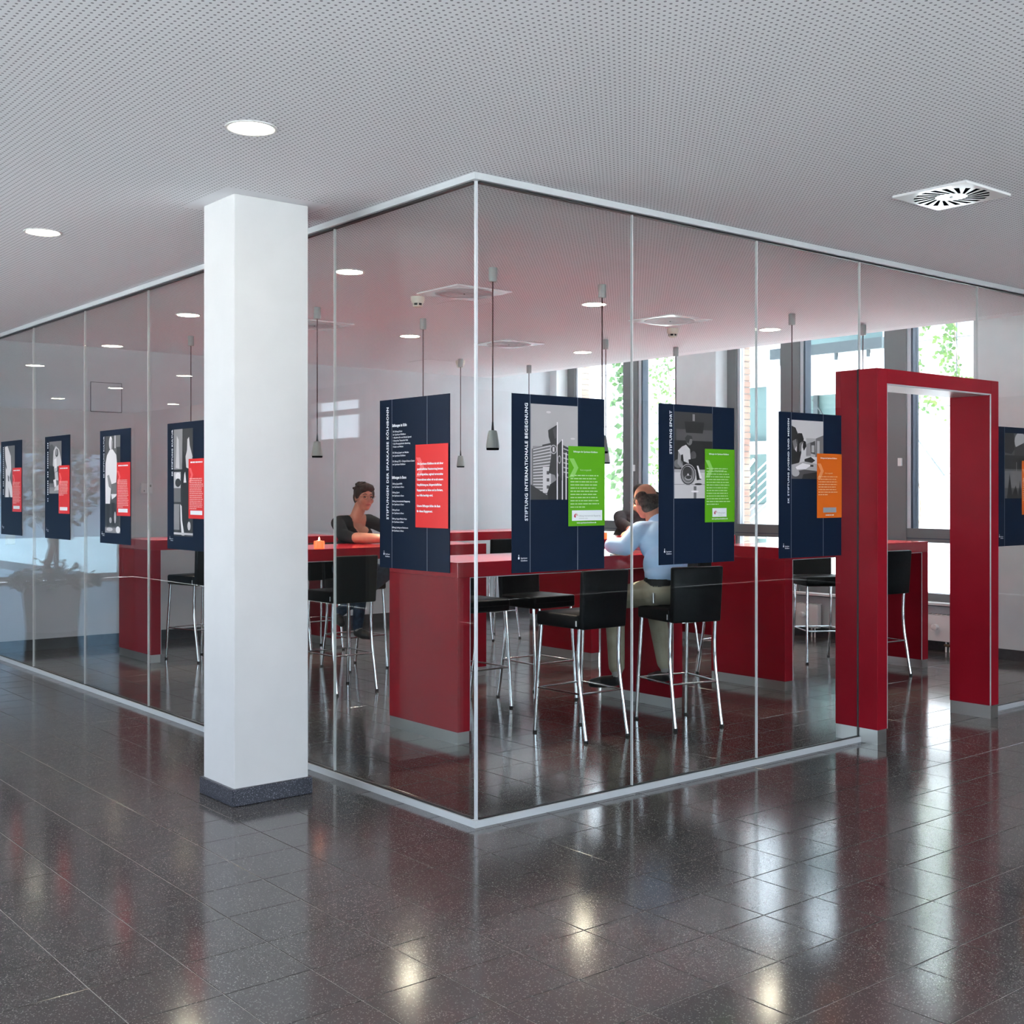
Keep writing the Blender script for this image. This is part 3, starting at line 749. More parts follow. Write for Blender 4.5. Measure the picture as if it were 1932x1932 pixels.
# ------------------------------------------------------------------ radiators
def radiator(y0, y1, lab):
    root = empty('radiator', (7.17, (y0 + y1) / 2, 0)); h = (y1 - y0) / 2
    MB().box(-0.035, 0.03, -h, h, 0.10, 0.345).build('front_panel', M_rad, root, bevel=0.006, seg=2)
    g = MB().box(-0.032, 0.05, -h + 0.004, h - 0.004, 0.345, 0.356).build('top_grille', M_trimwhite, root)
    for i in range(24):
        y = -h + 0.03 + (2 * h - 0.06) * i / 23
        MB().box(-0.02, 0.04, y - 0.004, y + 0.004, 0.356, 0.3575).build('vent_slot', M_slot, g)
    MB().box(0.03, 0.10, h - 0.2, h - 0.17, 0.15, 0.30).build('wall_bracket', M_rad, root)
    MB().box(0.03, 0.10, -h + 0.17, -h + 0.2, 0.15, 0.30).build('wall_bracket', M_rad, root)
    k = MB().tube([(-0.035, -h + 0.17, 0.24), (-0.055, -h + 0.17, 0.24), (-0.058, -h + 0.17, 0.24), (-0.105, -h + 0.17, 0.24), (-0.11, -h + 0.17, 0.24)], [0.016, 0.016, 0.027, 0.030, 0.02], 16)
    k.build('thermostat_knob', M_rad, root)
    for dy in (0.06, 0.10):
        MB().tube([(0, -h + dy, 0.0), (0, -h + dy, 0.10)], 0.009, 10).build('pipe', M_rad, root)
    MB().tube([(-0.012, -h + 0.05, 0.065), (-0.012, -h + 0.11, 0.065)], 0.013, 10).build('pipe_valve', M_bark, root)
    tag(root, lab, 'radiator', 'low white radiators')
radiator(3.36, 4.55, 'low white radiator left of the red portal behind a stool')
radiator(1.80, 2.98, 'low white radiator seen through the red portal')

# ------------------------------------------------------------------ candles
def candle(x, y, lab):
    root = empty('candle_holder', (x, y, TZ))
    mb = MB(); mb.lathe([(0.040, 0.058), (0.042, 0.04), (0.040, 0.002), (0.036, 0.0)], seg=20); mb.smooth = True; mb.build('cup', M_candle, root)
    mb = MB(); mb.lathe([(0.020, 0.062), (0.020, 0.0585)], seg=14); mb.build('wax', M_wax, root)
    mb = MB(); mb.lathe([(0.001, 0.088), (0.005, 0.075), (0.006, 0.068), (0.002, 0.062)], seg=10); mb.smooth = True; mb.build('flame', M_flame, root)
    tag(root, lab, 'candle', 'glowing candle holders')
candle(1.31, 3.66, 'glowing red candle glass on the table beside the column')
candle(4.34, 3.70, 'glowing red candle glass on the middle table, left of the blue shirted man')

# ------------------------------------------------------------------ posters
PW, PH = 0.597, 0.845
_tc = {}
def text_mesh(s, size, bold=0.0, align='LEFT', spacing=1.0):
    cu = bpy.data.curves.new('lettering', 'FONT'); cu.body = s; cu.size = size; cu.align_x = align
    cu.offset = bold; cu.resolution_u = 2; cu.space_character = spacing
    ob = bpy.data.objects.new('lettering', cu)
    COL.objects.link(ob); bpy.context.view_layer.update()
    dg = bpy.context.evaluated_depsgraph_get()
    me = bpy.data.meshes.new_from_object(ob.evaluated_get(dg))
    bpy.data.objects.remove(ob); bpy.data.curves.remove(cu)
    return me
def bounds(me):
    a = np.empty(len(me.vertices) * 3); me.vertices.foreach_get('co', a); a = a.reshape(-1, 3)
    return a.min(0), a.max(0)
class Poster:
    """u to the right 0..PW, v up 0..PH measured from the top with V()"""
    def __init__(self, wall, a, label, number):
        me = MB().box(0, PW, 0, PH, 0, 0.004)
        self.o = me.build('poster', M_navy, None, bevel=0.0)
        z0 = 1.153
        if wall == 'left':    # seen from -X; a = Y of its left edge
            mw = Matrix(((0, 0, -1, -0.0075), (-1, 0, 0, a), (0, 1, 0, z0), (0, 0, 0, 1)))
        else:                 # seen from -Y; a = X of its left edge
            mw = Matrix(((1, 0, 0, a), (0, 0, -1, -0.0075), (0, 1, 0, z0), (0, 0, 0, 1)))
        self.o.matrix_world = mw
        tag(self.o, label, 'poster', 'navy posters on the glass walls')
        self.z = 0.0043
    def P(self, fu, fv): return (fu * PW, (1 - fv) * PH)
    def lift(self): self.z += 0.00025; return self.z
    def rect(self, name, u0, u1, v0, v1, m, parent=None):
        z = self.lift(); a, b = self.P(u0, v0), self.P(u1, v1)
        return MB().quad((a[0], b[1], z), (b[0], b[1], z), (b[0], a[1], z), (a[0], a[1], z)).build(name, m, parent or self.o)
    def title(self, s, v0, v1, u=0.145, h=0.0195, lead=None):
        """upright title reading upwards between v0 (top end) and v1 (bottom end)"""
        me = text_mesh(s, 0.03, bold=0.0009, spacing=1.12); lo, hi = bounds(me); L = (v1 - v0) * PH
        sx = L / (hi[0] - lo[0]); sy = h / (hi[1] - lo[1]) if 'Ö' not in s else h * 1.28 / (hi[1] - lo[1])
        z = self.lift(); x0 = u * PW + h / 2; y0 = (1 - v1) * PH
        for v in me.vertices:
            c = v.co; v.co = (x0 - (c.y - lo[1]) * sy, y0 + (c.x - lo[0]) * sx, z)
        me.materials.clear(); return obj('title_lettering', me, M_white, self.o)
    def line(self, s, u, v, h, m=M_white, bold=0.0004, maxu=None, name='lettering', parent=None, align='LEFT'):
        me = text_mesh(s, h * 1.35, bold=bold, align=align); lo, hi = bounds(me)
        k = 1.0
        if maxu and hi[0] - lo[0] > (maxu - u) * PW: k = (maxu - u) * PW / (hi[0] - lo[0])
        z = self.lift()
        for w in me.vertices: w.co = (u * PW + w.co.x * k, (1 - v) * PH + w.co.y, z)
        me.materials.clear(); return obj(name, me, m, parent or self.o)
    def bars(self, name, u0, u1, v0, n, pitch, h, m, seed, parent=None, last=0.5):
        """rows of small word marks too fine to read"""
        r = random.Random(seed); mb = MB(); z = self.lift()
        for i in range(n):
            u = u0; end = u1 - r.uniform(0, 0.12) * (u1 - u0)
            if i == n - 1: end = u0 + last * (u1 - u0)
            while u < end:
                wl = min(r.uniform(0.012, 0.055), end - u)
                if wl > 0.006:
                    a, b = self.P(u, v0 + i * pitch), self.P(u + wl, v0 + i * pitch + h)
                    mb.quad((a[0], b[1], z), (b[0], b[1], z), (b[0], a[1], z), (a[0], a[1], z))
                u += wl + 0.007
        return mb.build(name, m, parent or self.o)
    def common(self, lines=True):
        if lines:
            self.rect('printed_line', 0.184, 0.1875, 0.0, 1.0, M_pale); self.rect('printed_line', 0.695, 0.6985, 0.0, 1.0, M_pale)
        # bank emblem: a small figure S with a dot above, and two short lines of name
        z = self.lift(); mb = MB()
        cx, cy_ = self.P(0.068, 0.912)
        mb.poly([(cx - 0.0045, cy_ - 0.010, z), (cx + 0.0045, cy_ - 0.010, z), (cx + 0.0055, cy_ - 0.004, z), (cx + 0.001, cy_ + 0.004, z), (cx - 0.001, cy_ + 0.004, z), (cx - 0.0055, cy_ - 0.004, z)])
        mb.poly([(cx + 0.0028 * math.cos(a * 0.785), cy_ + 0.0085 + 0.0028 * math.sin(a * 0.785), z) for a in range(8)])
        mb.build('emblem', M_white, self.o)
        self.line('Sparkasse', 0.088, 0.922, 0.0075, bold=0.0001, maxu=0.17)
        self.line('KölnBonn', 0.088, 0.936, 0.0075, bold=0.0001, maxu=0.17)
    def panel(self, m, mc, v0=0.283, v1=0.746, u0=0.59):
        p = self.rect('text_panel', u0, 1.0, v0, v1, m)
        z = self.lift(); pts = []
        h = v1 - v0
        for fu, fv in ((0.02, 0.155), (0.15, 0.155), (0.27, 0.27), (0.15, 0.39), (0.02, 0.39), (0.15, 0.27)):
            a, b = self.P(u0 + fu * (1 - u0), v0 + fv * h); pts.append((a, b, z))
        MB().add(pts, [(0, 1, 2, 5), (5, 2, 3, 4)]).build('chevron', mc, p)
        return p
    def logobox(self, m, par, u0, u1, v0, v1, s1, s2, ring=True):
        b = self.rect('logo_box', u0, u1, v0, v1, m, par)
        if ring:
            z = self.lift(); mb = MB(); cx, cy_ = self.P(u0 + 0.04, (v0 + v1) / 2 + 0.004)
            n = 20
            for k in range(n - 1):
                for r0, r1, a0, a1, ck in ((0.008, 0.011, 0.2, 3.6, 1), (0.012, 0.0135, 0.15, 2.4, 0)):
                    t0, t1 = a0 + (a1 - a0) * k / (n - 1), a0 + (a1 - a0) * (k + 1) / (n - 1)
                    mb.quad(*[(cx + (0.003 if not ck else 0) + r * math.cos(t), cy_ + r * math.sin(t), z) for r, t in ((r0, t0), (r1, t0), (r1, t1), (r0, t1))], )
            mb.poly([(cx - 0.003 + 0.0045 * math.cos(a * 0.524), cy_ + 0.0075 * math.sin(a * 0.524), z) for a in range(12)])
            mb.build('logo_ring', M_logo, b)
            self.line(s1, u0 + 0.075, (v0 + v1) / 2 + 0.006, 0.008, M_logogrey, 0.0, maxu=u1 - 0.012, parent=b)
            self.line(s2, u0 + 0.075, (v0 + v1) / 2 + 0.019, 0.005, M_logogrey, 0.0, maxu=u1 - 0.06, parent=b)
        return b
    def photo(self, u0, u1, v0, v1, shapes, bgd):
        """flat black and white print: shapes are (grey index, [(x, y)...]) in 0..1, y down"""
        mb = MB(); zb = self.lift()
        def T(x, y, z): a, b = self.P(u0 + x * (u1 - u0), v0 + y * (v1 - v0)); return (a, b, z)
        mb.poly([T(0, 1, zb), T(1, 1, zb), T(1, 0, zb), T(0, 0, zb)], bgd)
        for k, (g, pts) in enumerate(shapes):
            z = zb + 0.00002 * (k + 1)
            pts = [(min(1, max(0, x)), min(1, max(0, y))) for x, y in pts]
            mb.poly([T(x, y, z) for x, y in pts], g)
        self.z = zb + 0.00002 * (len(shapes) + 1)
        return mb.build('photograph', GREY, self.o)
def circ(cx, cy_, rx, ry, n=18, a0=0.0, a1=2 * math.pi):
    return [(cx + rx * math.cos(a0 + (a1 - a0) * k / n), cy_ + ry * math.sin(a0 + (a1 - a0) * k / n)) for k in range(n)]
def rr(x0, x1, y0, y1): return [(x0, y0), (x0, y1), (x1, y1), (x1, y0)]
def line_s(x0, y0, x1, y1, w):
    dx, dy = x1 - x0, y1 - y0; L = math.hypot(dx, dy); nx, ny = -dy / L * w, dx / L * w
    return [(x0 + nx, y0 + ny), (x1 + nx, y1 + ny), (x1 - nx, y1 - ny), (x0 - nx, y0 - ny)]

# text poster on the left glass wall
p = Poster('left', 0.785, 'navy poster of white text lists with a red panel, left of the glass corner', 0)
p.common(); p.title('STIFTUNGEN DER SPARKASSE KÖLNBONN', 0.045, 0.712, u=0.125)
def block(head, v, rows):
    p.line(head, 0.195, v, 0.0135, bold=0.0008, maxu=0.41)
    for dv, s in rows: p.line(s, 0.205, v + dv, 0.0085, bold=0.0002, maxu=0.53)
block('Stiftungen in Köln', 0.163, [(0.033, 'SK Stiftung Kultur'), (0.051, 'der Sparkasse KölnBonn'), (0.069, '• Akademie för uns kölsche Sproch'), (0.087, '• Deutsches Tanzarchiv Köln'),
      (0.105, '• Die Photographische Sammlung'), (0.123, '• Kultur und Medien'), (0.158, 'SK Stiftung Jugend und Medien'), (0.176, 'der Sparkasse KölnBonn'),
      (0.209, 'SK Stiftung CSC - Cologne Science Center'), (0.227, 'der Sparkasse KölnBonn')])
rows = []
for i, s in enumerate(('Jugendhilfe', 'Sport', 'Internationale Begegnung', 'Kunst', 'August Macke Haus', 'Ludwig van Beethoven')):
    rows += [(0.034 + i * 0.0515, 'Stiftung ' + s), (0.053 + i * 0.0515, 'der Sparkasse in Bonn')]
block('Stiftungen in Bonn', 0.470, rows)
q = p.panel(M_pred, M_cred, 0.277, 0.752, 0.55)
for i, s in enumerate(('Die Sparkasse KölnBonn ist sich ihrer', 'gesellschaftlichen Verantwortung bewusst.', 'Als erfolgreiches, regional verwurzeltes', 'Unternehmen sehen wir es als unsere',
                       'Verpflichtung an, bürgerschaftliches', 'Engagement zu leben und zu fördern,', 'wo Hilfe benötigt wird.', '', 'Unsere Stiftungen bilden die Basis', 'für dieses Engagement.')):
    if s: p.line(s, 0.575, 0.392 + i * 0.0302, 0.0105, bold=0.0006, maxu=0.935, parent=q)

def std_panel(p, m, mc, title, v0=0.283, v1=0.746, rows=11, seed=1, vrow=0.45, logo=None, pitch=0.0183):
    q = p.panel(m, mc, v0, v1)
    p.line('Stiftungen der Sparkasse KölnBonn', 0.645, v0 + 0.036, 0.0085, bold=0.0002, maxu=0.945, parent=q)
    p.line('Kurz vorgestellt', 0.72, v0 + 0.142, 0.0085, M_fgreen if m is M_pgreen else M_forange, bold=0.0001, maxu=0.88, parent=q)
    p.bars('body_text', 0.612, 0.935, vrow, rows, pitch, 0.0055, M_fgreen if m is M_pgreen else M_forange, seed, q)
    return q
# flags
p = Poster('right', 0.204, 'navy poster with a photograph of flags before a tower, green panel', 1)
p.common(); p.title('STIFTUNG INTERNATIONALE BEGEGNUNG', 0.05, 0.71)
sh = []
sh.append((4, rr(0.04, 0.86, 0.44, 0.92)))
sh += [(3, [(0.02, 0.47), (0.40, 0.41), (0.40, 0.94), (0.02, 0.94)]), (1, [(0.24, 0.425), (0.48, 0.395), (0.48, 0.42), (0.24, 0.44)])]
for i in range(15): sh.append((6, [(0.05, 0.475 + i * 0.03), (0.42, 0.425 + i * 0.034), (0.42, 0.437 + i * 0.034), (0.05, 0.485 + i * 0.03)]))
sh += [(1, [(0.68, 0.42), (0.84, 0.46), (0.84, 0.9), (0.68, 0.9)])]
for i in range(9): sh.append((5, [(0.69, 0.45 + i * 0.05), (0.84, 0.48 + i * 0.047), (0.84, 0.49 + i * 0.047), (0.69, 0.465 + i * 0.05)]))
sh += [(6, rr(0.25, 0.42, 0.655, 0.93))]
for i in range(3): sh.append((2, rr(0.33, 0.385, 0.70 + i * 0.075, 0.735 + i * 0.075)))
sh += [(0, [(0.34, 0.93), (0.40, 0.84), (0.52, 0.80), (0.62, 0.72), (0.80, 0.78), (1.0, 0.70), (1.0, 1.0), (0.34, 1.0)]), (1, [(0.0, 0.84), (0.36, 0.96), (0.36, 1.0), (0.0, 1.0)])]
for x, y in ((0.555, 0.18), (0.665, 0.36), (0.745, 0.50)): sh.append((7, rr(x - 0.011, x + 0.011, y, 1.0)))
sh += [(1, [(0.545, 0.21), (0.36, 0.27), (0.37, 0.34), (0.42, 0.42), (0.43, 0.52), (0.37, 0.72), (0.50, 0.74), (0.545, 0.80)]), (2, [(0.53, 0.23), (0.46, 0.26), (0.50, 0.36), (0.545, 0.34)]),
       (1, [(0.655, 0.37), (0.56, 0.42), (0.56, 0.72), (0.66, 0.80)]), (5, circ(0.475, 0.47, 0.07, 0.05)), (1, circ(0.475, 0.47, 0.055, 0.038)), (6, rr(0.455, 0.495, 0.445, 0.495)), (5, circ(0.60, 0.575, 0.035, 0.045)), (1, circ(0.60, 0.575, 0.025, 0.032))]
sh += [(6, circ(0.37, 0.08, 0.05, 0.012)), (6, circ(0.89, 0.35, 0.05, 0.010))]
p.photo(0.19, 0.695, 0.052, 0.592, sh, 5)
q = std_panel(p, M_pgreen, M_cgreen, '', seed=3)
p.logobox(M_paper, q, 0.628, 0.968, 0.655, 0.715, 'Stiftung Internationale Begegnung', 'der Sparkasse in Bonn')
p.line('www.sparkasse-koelnbonn.de', 0.68, 0.731, 0.008, bold=0.0002, maxu=0.91, parent=q)
# wheelchair athlete
p = Poster('right', 1.195, 'navy poster with a photograph of a wheelchair athlete, green text panel', 2)
p.common(); p.title('STIFTUNG SPORT', 0.042, 0.312)
sh = [(1, rr(0, 1, 0, 0.32)), (2, rr(0.05, 1, 0.20, 0.33)), (0, rr(0, 1, 0.33, 0.66)), (0, [(0.26, 0.11), (0.78, 0.11), (0.74, 0.24), (0.30, 0.24)]), (4, rr(0.47, 0.53, 0.02, 0.10)),
      (3, circ(0.10, 0.60, 0.12, 0.05)), (6, rr(0, 1, 0.665, 1.0)), (5, rr(0, 1, 0.665, 0.70)), (4, rr(0, 1, 0.835, 0.842)), (3, rr(0.50, 0.57, 0.86, 1.0)), (7, circ(0.53, 0.92, 0.10, 0.012)),
      (4, [(0.10, 0.45), (0.18, 0.46), (0.16, 0.58), (0.24, 0.63), (0.20, 0.66), (0.08, 0.60)]), (6, [(0.09, 0.45), (0.20, 0.40), (0.30, 0.38), (0.40, 0.43), (0.42, 0.55), (0.40, 0.60), (0.24, 0.57), (0.22, 0.49), (0.16, 0.50)]),
      (3, circ(0.385, 0.335, 0.075, 0.05)), (1, [(0.27, 0.30), (0.33, 0.265), (0.45, 0.275), (0.47, 0.31), (0.40, 0.31), (0.37, 0.36), (0.30, 0.35)]),
      (2, circ(0.49, 0.50, 0.075, 0.05)), (0, [(0.36, 0.55), (0.58, 0.53), (0.66, 0.72), (0.70, 0.78), (0.58, 0.79), (0.54, 0.64), (0.38, 0.62)]), (7, [(0.58, 0.62), (0.62, 0.62), (0.72, 0.77), (0.66, 0.77)]),
      (6, [(0.55, 0.80), (0.76, 0.785), (0.78, 0.805), (0.56, 0.815)]), (0, circ(0.62, 0.835, 0.10, 0.012))]
for r0, g in ((0.205, 5), (0.19, 1), (0.165, 5), (0.15, 3)): sh.append((g, circ(0.35, 0.725, r0, r0 * 0.62)))
sh += [(1, circ(0.33, 0.70, 0.12, 0.07)), (5, circ(0.36, 0.76, 0.09, 0.03)), (1, circ(0.36, 0.755, 0.075, 0.022)), (6, circ(0.35, 0.725, 0.02, 0.013))]
p.photo(0.19, 0.695, 0.045, 0.588, sh, 1)
q = std_panel(p, M_pgreen, M_cgreen, '', 0.272, 0.742, rows=14, seed=5, vrow=0.395, pitch=0.0176)
p.logobox(M_paper, q, 0.69, 0.885, 0.652, 0.708, 'Stiftung Sport', 'der Sparkasse in Bonn')
p.line('www.sparkasse-koelnbonn.de', 0.68, 0.724, 0.008, bold=0.0002, maxu=0.91, parent=q)
# youth and media
p = Poster('right', 2.184, 'navy poster with people bent over work, orange panel, left of the red portal', 3)
p.common(); p.title('SK STIFTUNG JUGEND UND MEDIEN', 0.045, 0.625)
sh = [(6, rr(0, 1, 0, 1)), (5, rr(0.45, 1, 0.30, 0.62)), (0, [(0, 0.10), (0.12, 0.13), (0.20, 0.24), (0.16, 0.42), (0.10, 0.50), (0.22, 0.60), (0.22, 0.74), (0, 0.76)]),
      (3, [(0.02, 0.36), (0.14, 0.32), (0.16, 0.44), (0.08, 0.50)]), (0, [(0.20, 0.22), (0.32, 0.22), (0.38, 0.32), (0.30, 0.44), (0.30, 0.56), (0.24, 0.72), (0.14, 0.72), (0.16, 0.45)]), (3, [(0.24, 0.40), (0.32, 0.36), (0.30, 0.52), (0.24, 0.54)]),
      (0, [(0.36, 0.34), (0.44, 0.36), (0.46, 0.44), (0.38, 0.52), (0.34, 0.46)]), (4, [(0.46, 0.40), (0.62, 0.36), (0.60, 0.60), (0.45, 0.60)]), (2, [(0.58, 0.38), (0.74, 0.34), (0.74, 0.58), (0.60, 0.56)]), (5, rr(0.62, 0.71, 0.42, 0.54)),
      (3, [(0.76, 0.30), (1.0, 0.24), (1.0, 0.62), (0.74, 0.62)]), (5, rr(0.80, 0.88, 0.34, 0.58)), (1, [(0.40, 0.66), (0.60, 0.62), (0.74, 0.68), (0.60, 0.74), (0.40, 0.73)]), (5, [(0, 0.76), (0.40, 0.70), (0.80, 0.74), (0.80, 0.88), (0, 0.9)]),
      (7, [(0.12, 0.80), (0.34, 0.73), (0.62, 0.76), (0.44, 0.83), (0.16, 0.84)]), (1, rr(0.58, 0.68, 0.755, 0.79)), (2, [(0.0, 0.88), (0.40, 0.84), (0.80, 0.86), (0.80, 1.0), (0.0, 1.0)]), (5, circ(0.12, 0.90, 0.12, 0.06)), (0, [(0.36, 0.92), (0.8, 0.88), (0.8, 1.0), (0.32, 1.0)])]
p.photo(0.19, 0.695, 0.052, 0.457, sh, 6)
q = std_panel(p, M_porange, M_corange, '', 0.277, 0.730, rows=8, seed=8, vrow=0.437, pitch=0.0181)
b = p.logobox(M_logogrey, q, 0.69, 0.905, 0.657, 0.692, '', '', ring=False)
p.bars('logo_text', 0.71, 0.85, 0.665, 2, 0.012, 0.006, M_pale, 3, b, last=0.9)
p.bars('web_address', 0.73, 0.87, 0.707, 1, 0.012, 0.0065, M_white, 4, q, last=0.95)
# beyond the portal
p = Poster('right', 4.598, 'navy poster with a dark twilight photograph, orange text panel, at the right picture edge', 4)
p.common()
sh = [(2, rr(0, 1, 0, 1)), (0, [(0, 0), (0.42, 0), (0.45, 0.25), (0.30, 0.32), (0, 0.30)]), (5, circ(0.72, 0.12, 0.27, 0.14)), (1, [(0.45, 0.22), (1, 0.12), (1, 0.36), (0.45, 0.34)]), (0, rr(0, 1, 0.34, 0.55)), (4, rr(0.53, 0.55, 0.44, 0.58)),
      (3, rr(0, 1, 0.58, 0.84)), (0, [(0.1, 0.98), (0.22, 0.62), (0.34, 0.95), (0.5, 0.80), (0.62, 0.96), (0.7, 0.72), (0.8, 1.0), (0.1, 1.0)])]
p.photo(0.19, 0.695, 0.05, 0.60, sh, 2)
q = std_panel(p, M_porange, M_corange, '', 0.28, 0.74, rows=11, seed=12, vrow=0.43)
# left wall, going away from the corner
def left_poster(a, lab, title, shapes, bgd, v1, seed, glyphs=False, rows=17):
    p = Poster('left', a, lab, 5)
    p.common(lines=False)
    if glyphs:
        r = random.Random(seed); mb = MB(); z = p.lift(); v = glyphs[0]
        while v < glyphs[1]:
            A, B = p.P(0.105, v), p.P(0.14, v + 0.0135)
            mb.quad((A[0], B[1], z), (B[0], B[1], z), (B[0], A[1], z), (A[0], A[1], z)); v += 0.0215 if r.random() < 0.88 else 0.045
        mb.build('title_lettering', M_white, p.o)
    else:
        p.title(title, 0.05, glyphs_end, u=0.135, h=0.021)
    p.photo(0.18, 0.68, 0.052, v1, shapes, bgd)
    q = p.panel(M_pred, M_cred, 0.29, 0.752, 0.57)
    p.bars('panel_heading', 0.62, 0.94, 0.312, 1, 0.02, 0.011, M_white, seed, q, last=0.95)
    p.bars('body_text', 0.60, 0.945, 0.44, rows, 0.0145, 0.0068, M_fred, seed + 1, q)
    p.rect('logo_box', 0.62, 0.92, 0.69, 0.722, M_paper, q)
    return p
glyphs_end = 0.42
sh_fig = [(2, rr(0, 1, 0, 1)), (3, rr(0.55, 1, 0, 0.25)), (6, rr(0.62, 0.70, 0, 0.13)), (1, rr(0.75, 1, 0.12, 0.35)), (7, circ(0.37, 0.075, 0.11, 0.07)), (5, [(0.40, 0.03), (0.50, 0.06), (0.48, 0.14), (0.38, 0.15)]),
          (7, [(0.12, 0.20), (0.30, 0.145), (0.50, 0.14), (0.74, 0.20), (0.80, 0.32), (0.72, 0.5), (0.40, 0.52), (0.32, 0.70), (0.03, 0.70), (0.02, 0.45), (0.03, 0.28)]), (4, [(0.14, 0.41), (0.26, 0.40), (0.44, 0.50), (0.40, 0.55), (0.24, 0.52)]),
          (3, [(0.40, 0.50), (0.75, 0.48), (0.80, 0.62), (0.44, 0.62)]), (7, [(0.40, 0.60), (0.78, 0.60), (0.70, 0.625), (0.46, 0.655)]), (1, rr(0.0, 0.9, 0.70, 0.93)), (0, [(0.10, 0.70), (0.32, 0.70), (0.26, 0.93), (0.12, 0.94)]), (0, [(0.42, 0.69), (0.64, 0.69), (0.66, 0.92), (0.50, 0.93)]),
          (5, circ(0.36, 0.87, 0.08, 0.03)), (6, circ(0.66, 0.84, 0.06, 0.06)), (4, rr(0.0, 1, 0.945, 1.0)), (7, circ(0.85, 0.965, 0.14, 0.035)), (6, circ(0.3, 0.965, 0.2, 0.02))]
left_poster(4.650, 'navy poster with a tall photograph of a figure in a white coat, red text panel', 'SK STIFTUNG KULTUR', sh_fig, 2, 0.905, 21)
sh_dance = [(1, rr(0, 1, 0, 1)), (4, [(0, 0), (0.46, 0), (0.44, 0.38), (0, 0.38)]), (6, [(0.10, 0.36), (0.16, 0.06), (0.26, 0.10), (0.30, 0.37)]), (6, rr(0, 0.36, 0.40, 0.55)), (3, rr(0.0, 0.36, 0.55, 0.68)), (0, rr(0, 0.45, 0.375, 0.395)), (7, circ(0.22, 0.44, 0.14, 0.035)), (1, circ(0.22, 0.50, 0.15, 0.04)),
            (0, [(0.46, 0.20), (0.75, 0.25), (0.85, 0.60), (0.70, 1.0), (0.48, 1.0), (0.40, 0.60)]), (6, [(0.72, 0.10), (0.80, 0.08), (0.84, 0.16), (0.98, 0.26), (0.90, 0.38), (0.66, 0.36), (0.62, 0.26), (0.70, 0.20)]), (7, [(0.56, 0.42), (0.60, 0.40), (0.66, 0.50), (0.52, 0.50)]),
            (4, rr(0, 0.3, 0.70, 0.94)), (7, [(0.34, 0.70), (0.42, 0.72), (0.44, 0.85), (0.56, 0.99), (0.42, 0.99), (0.36, 0.85)]), (6, circ(0.80, 0.90, 0.08, 0.04)), (6, rr(0, 1, 0.965, 0.985))]
left_poster(3.408, 'navy poster with a dark stage photograph, red text panel, partly hidden by the column', 'SK STIFTUNG KULTUR', sh_dance, 1, 0.895, 23)
sh_sculpt = [(3, rr(0, 1, 0, 1)), (2, circ(0.2, 0.3, 0.3, 0.25)), (6, [(0.30, 0.45), (0.36, 0.18), (0.55, 0.09), (0.80, 0.16), (1, 0.40), (1, 0.60), (0.75, 0.55), (0.45, 0.60)]), (1, circ(0.62, 0.22, 0.13, 0.08)), (4, circ(0.60, 0.21, 0.09, 0.06)), (7, [(0.40, 0.35), (0.60, 0.32), (0.62, 0.50), (0.44, 0.52)]),
             (0, [(0.0, 0.46), (0.40, 0.48), (0.44, 0.80), (0.0, 0.80)]), (1, rr(0.66, 1, 0.48, 0.70)), (6, [(0.46, 0.60), (0.70, 0.58), (0.74, 0.75), (0.50, 0.74)]), (7, [(0.34, 0.74), (0.56, 0.72), (0.60, 0.86), (0.44, 0.88)]), (4, rr(0, 1, 0.88, 1.0)), (6, [(0.50, 0.88), (1, 0.78), (1, 0.92), (0.40, 0.95)])]
left_poster(5.905, 'navy poster with a mottled photograph of a seated draped shape, red text panel', '', sh_sculpt, 3, 0.56, 27, glyphs=(0.06, 0.65), rows=10)
sh_abs = [(3, rr(0, 1, 0, 1)), (7, [(0.05, 0.02), (0.30, 0.0), (0.62, 0.20), (0.66, 0.45), (0.50, 0.62), (0.75, 0.80), (0.80, 1.0), (0.60, 1.0), (0.40, 0.80), (0.42, 1.0), (0.08, 1.0), (0.14, 0.60)]), (1, [(0.06, 0.22), (0.22, 0.42), (0.18, 0.46), (0.04, 0.34)]), (1, [(0.32, 0.56), (0.44, 0.60), (0.46, 0.70), (0.36, 0.68)])]
left_poster(7.120, 'leftmost navy poster, narrow with a pale abstract photograph and red text panel', '', sh_abs, 3, 0.60, 31, glyphs=(0.06, 0.57), rows=16)

# ------------------------------------------------------------------ people
def capsule_mesh(mb, p0, p1, r0, r1, seg=16):
    p0, p1 = Vector(p0), Vector(p1); d = (p1 - p0); L = d.length; t = d / L if L > 1e-6 else Vector((0, 0, 1))
    pts = []; rad = []
    for k in range(5):
        a = math.pi / 2 * (1 - k / 4); pts.append(p0 - t * r0 * math.sin(a)); rad.append(max(1e-4, r0 * math.cos(a)))
    for k in range(5):
        a = math.pi / 2 * (k / 4); pts.append(p1 + t * r1 * math.sin(a)); rad.append(max(1e-4, r1 * math.cos(a)))
    mb.tube(pts, rad, seg)
def ellipsoid_mesh(mb, c, r, M, n=16):
    vs = []; fs = []
    for i in range(n + 1):
        ph = math.pi * i / n
        for k in range(2 * n):
            th = math.pi * k / n
            vs.append(Vector(c) + M @ Vector((r[0] * math.sin(ph) * math.cos(th), r[1] * math.sin(ph) * math.sin(th), r[2] * math.cos(ph))))
    for i in range(n):
        for k in range(2 * n):
            fs.append((i * 2 * n + k, (i + 1) * 2 * n + k, (i + 1) * 2 * n + (k + 1) % (2 * n), i * 2 * n + (k + 1) % (2 * n)))
    mb.add(vs, fs)
